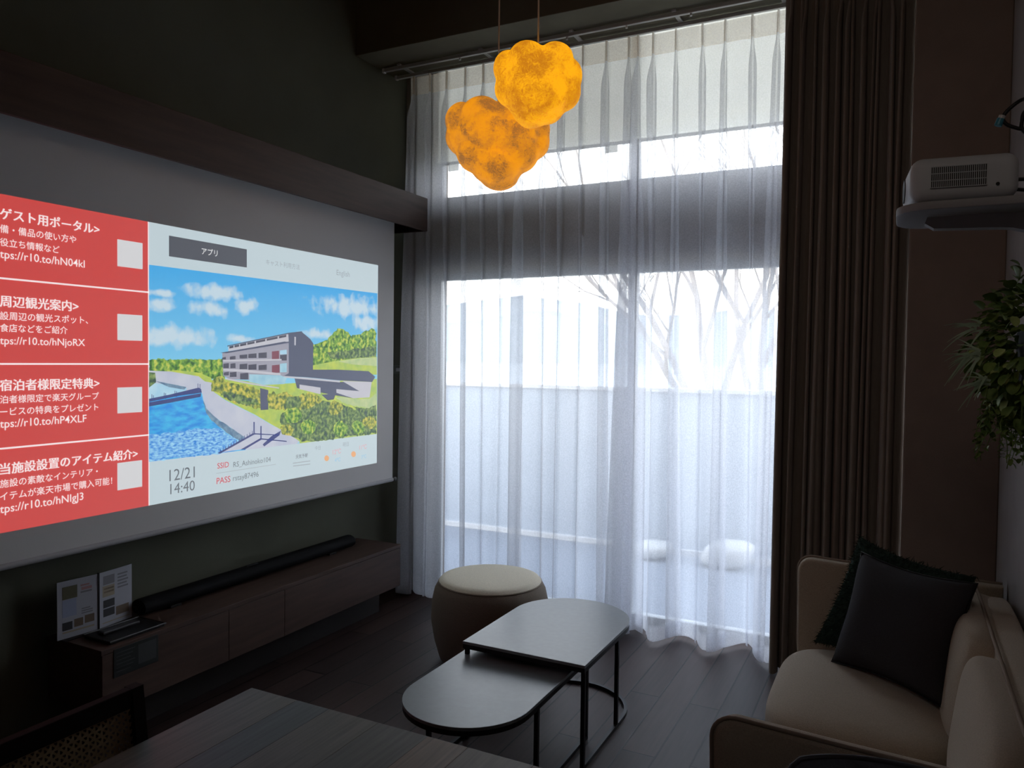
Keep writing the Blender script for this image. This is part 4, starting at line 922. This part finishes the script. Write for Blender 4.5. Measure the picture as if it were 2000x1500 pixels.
# ------------------------------------------------------------------ wall plant
random.seed(21)
t = thing('wall_plant', 'bushy green hanging wall plant with grassy blades on the right wall', 'plant', (.30, 2.42, 1.60))
b = B(); box(b, .28, XR, 2.30, 2.55, 1.50, 1.70, .01); put('planter', b, mat('dark_planter', (.02, .018, .016), .7), t)
m_leaf = mat('green_leaf', (.19, .28, .065), .55, .3, col2=(.07, .14, .03), vscale=25); m_leaf2 = mat('yellow_green_leaf', (.42, .50, .17), .55, .3, col2=(.22, .32, .09), vscale=30); m_blade = mat('grey_green_blade', (.48, .60, .42), .5, .35, col2=(.22, .32, .20), vscale=20)
def leaf(bm, p, d, up, L, W, mi, cup=.25):
    d = d.normalized(); s = d.cross(up).normalized(); u = s.cross(d); pr = ((0, 0), (.18, .75), (.45, 1), (.72, .85), (.9, .5), (1, .05))
    mids = []; ls = []; rs = []
    for f, w in pr:
        c = p + d*L*f - u*L*.35*f*f
        wob = W*.5*w*(1+.18*math.sin(f*22)); mids.append(bm.verts.new(c)); ls.append(bm.verts.new(c - s*wob + u*cup*wob)); rs.append(bm.verts.new(c + s*wob + u*cup*wob))
    for i in range(len(pr)-1):
        for q in ((mids[i], ls[i], ls[i+1], mids[i+1]), (mids[i], mids[i+1], rs[i+1], rs[i])):
            f = bm.faces.new(q); f.material_index = mi
cen = Vector((.295, 2.40, 1.645))
b = B()
for i in range(900):
    a = random.uniform(0, 2*math.pi); z = random.uniform(-1, 1); rr = math.sqrt(1-z*z)
    o = Vector((rr*math.cos(a), rr*math.sin(a), z)); 
    k = random.uniform(.55, 1.0)*(1+.18*mnoise.noise(o*2.2))
    p = cen + Vector((o.x*.125, o.y*.17, o.z*.20))*k
    if p.x > XR-.03: continue
    d = (o + Vector((random.uniform(-.7, .7), random.uniform(-.7, .7), random.uniform(-.9, .3)))).normalized()
    leaf(b, p, d, Vector((random.uniform(-.4, .4), random.uniform(-.4, .4), 1)), random.uniform(.022, .048), random.uniform(.018, .036), 1 if random.random() < .28 else 0)
put('leaves', b, [m_leaf, m_leaf2], t, smooth=180)
b = B()
for i in range(40):
    src = on(*((1898, 690), (1925, 742), (1905, 640))[i % 3 if i % 5 else 0], 1, 2.24) + Vector((random.uniform(-.01, .02), random.uniform(-.02, .02), random.uniform(-.012, .012)))
    a = random.uniform(-1.25, .95); d = Vector((-math.cos(a), -.15+random.uniform(-.35, .3), math.sin(a)*.8)).normalized(); L = random.uniform(.045, .085); s = d.cross(Vector((.2, 1, .3))).normalized()
    row = []
    for k in range(7):
        f = k/6; c = src + d*L*f + Vector((0, 0, -.022*f*f)); w = .0034*(1-f*.85); row.append((c-s*w, c+s*w))
    if min(c.x for r_ in row for c in r_) < .085: continue
    grid(b, [[r_[0] for r_ in row], [r_[1] for r_ in row]])
put('grass_blades', b, m_blade, t, smooth=180)
b = B()
for i in range(26):
    p = Vector((random.uniform(.19, .36), random.uniform(2.27, 2.5), 1.50+random.uniform(-.03, .03))); L = random.uniform(.05, .17)
    pts = [p + Vector((-.02*f+.008*math.sin(f*5+i), -.02*f, -L*f)) for f in (0, .25, .5, .75, 1)]
    tube(b, pts, .0012, 4)
    for k in range(int(L/.009)):
        f = k*.009/L; q = p + Vector((-.02*f, -.02*f, -L*f))
        if q.x > XR-.02: continue
        leaf(b, q, Vector((random.uniform(-1, 1), random.uniform(-1, 1), random.uniform(-.6, .2))), Vector((0, 0, 1)), .018, .015, 0)
put('trailing_stems', b, [m_leaf], t, smooth=180)
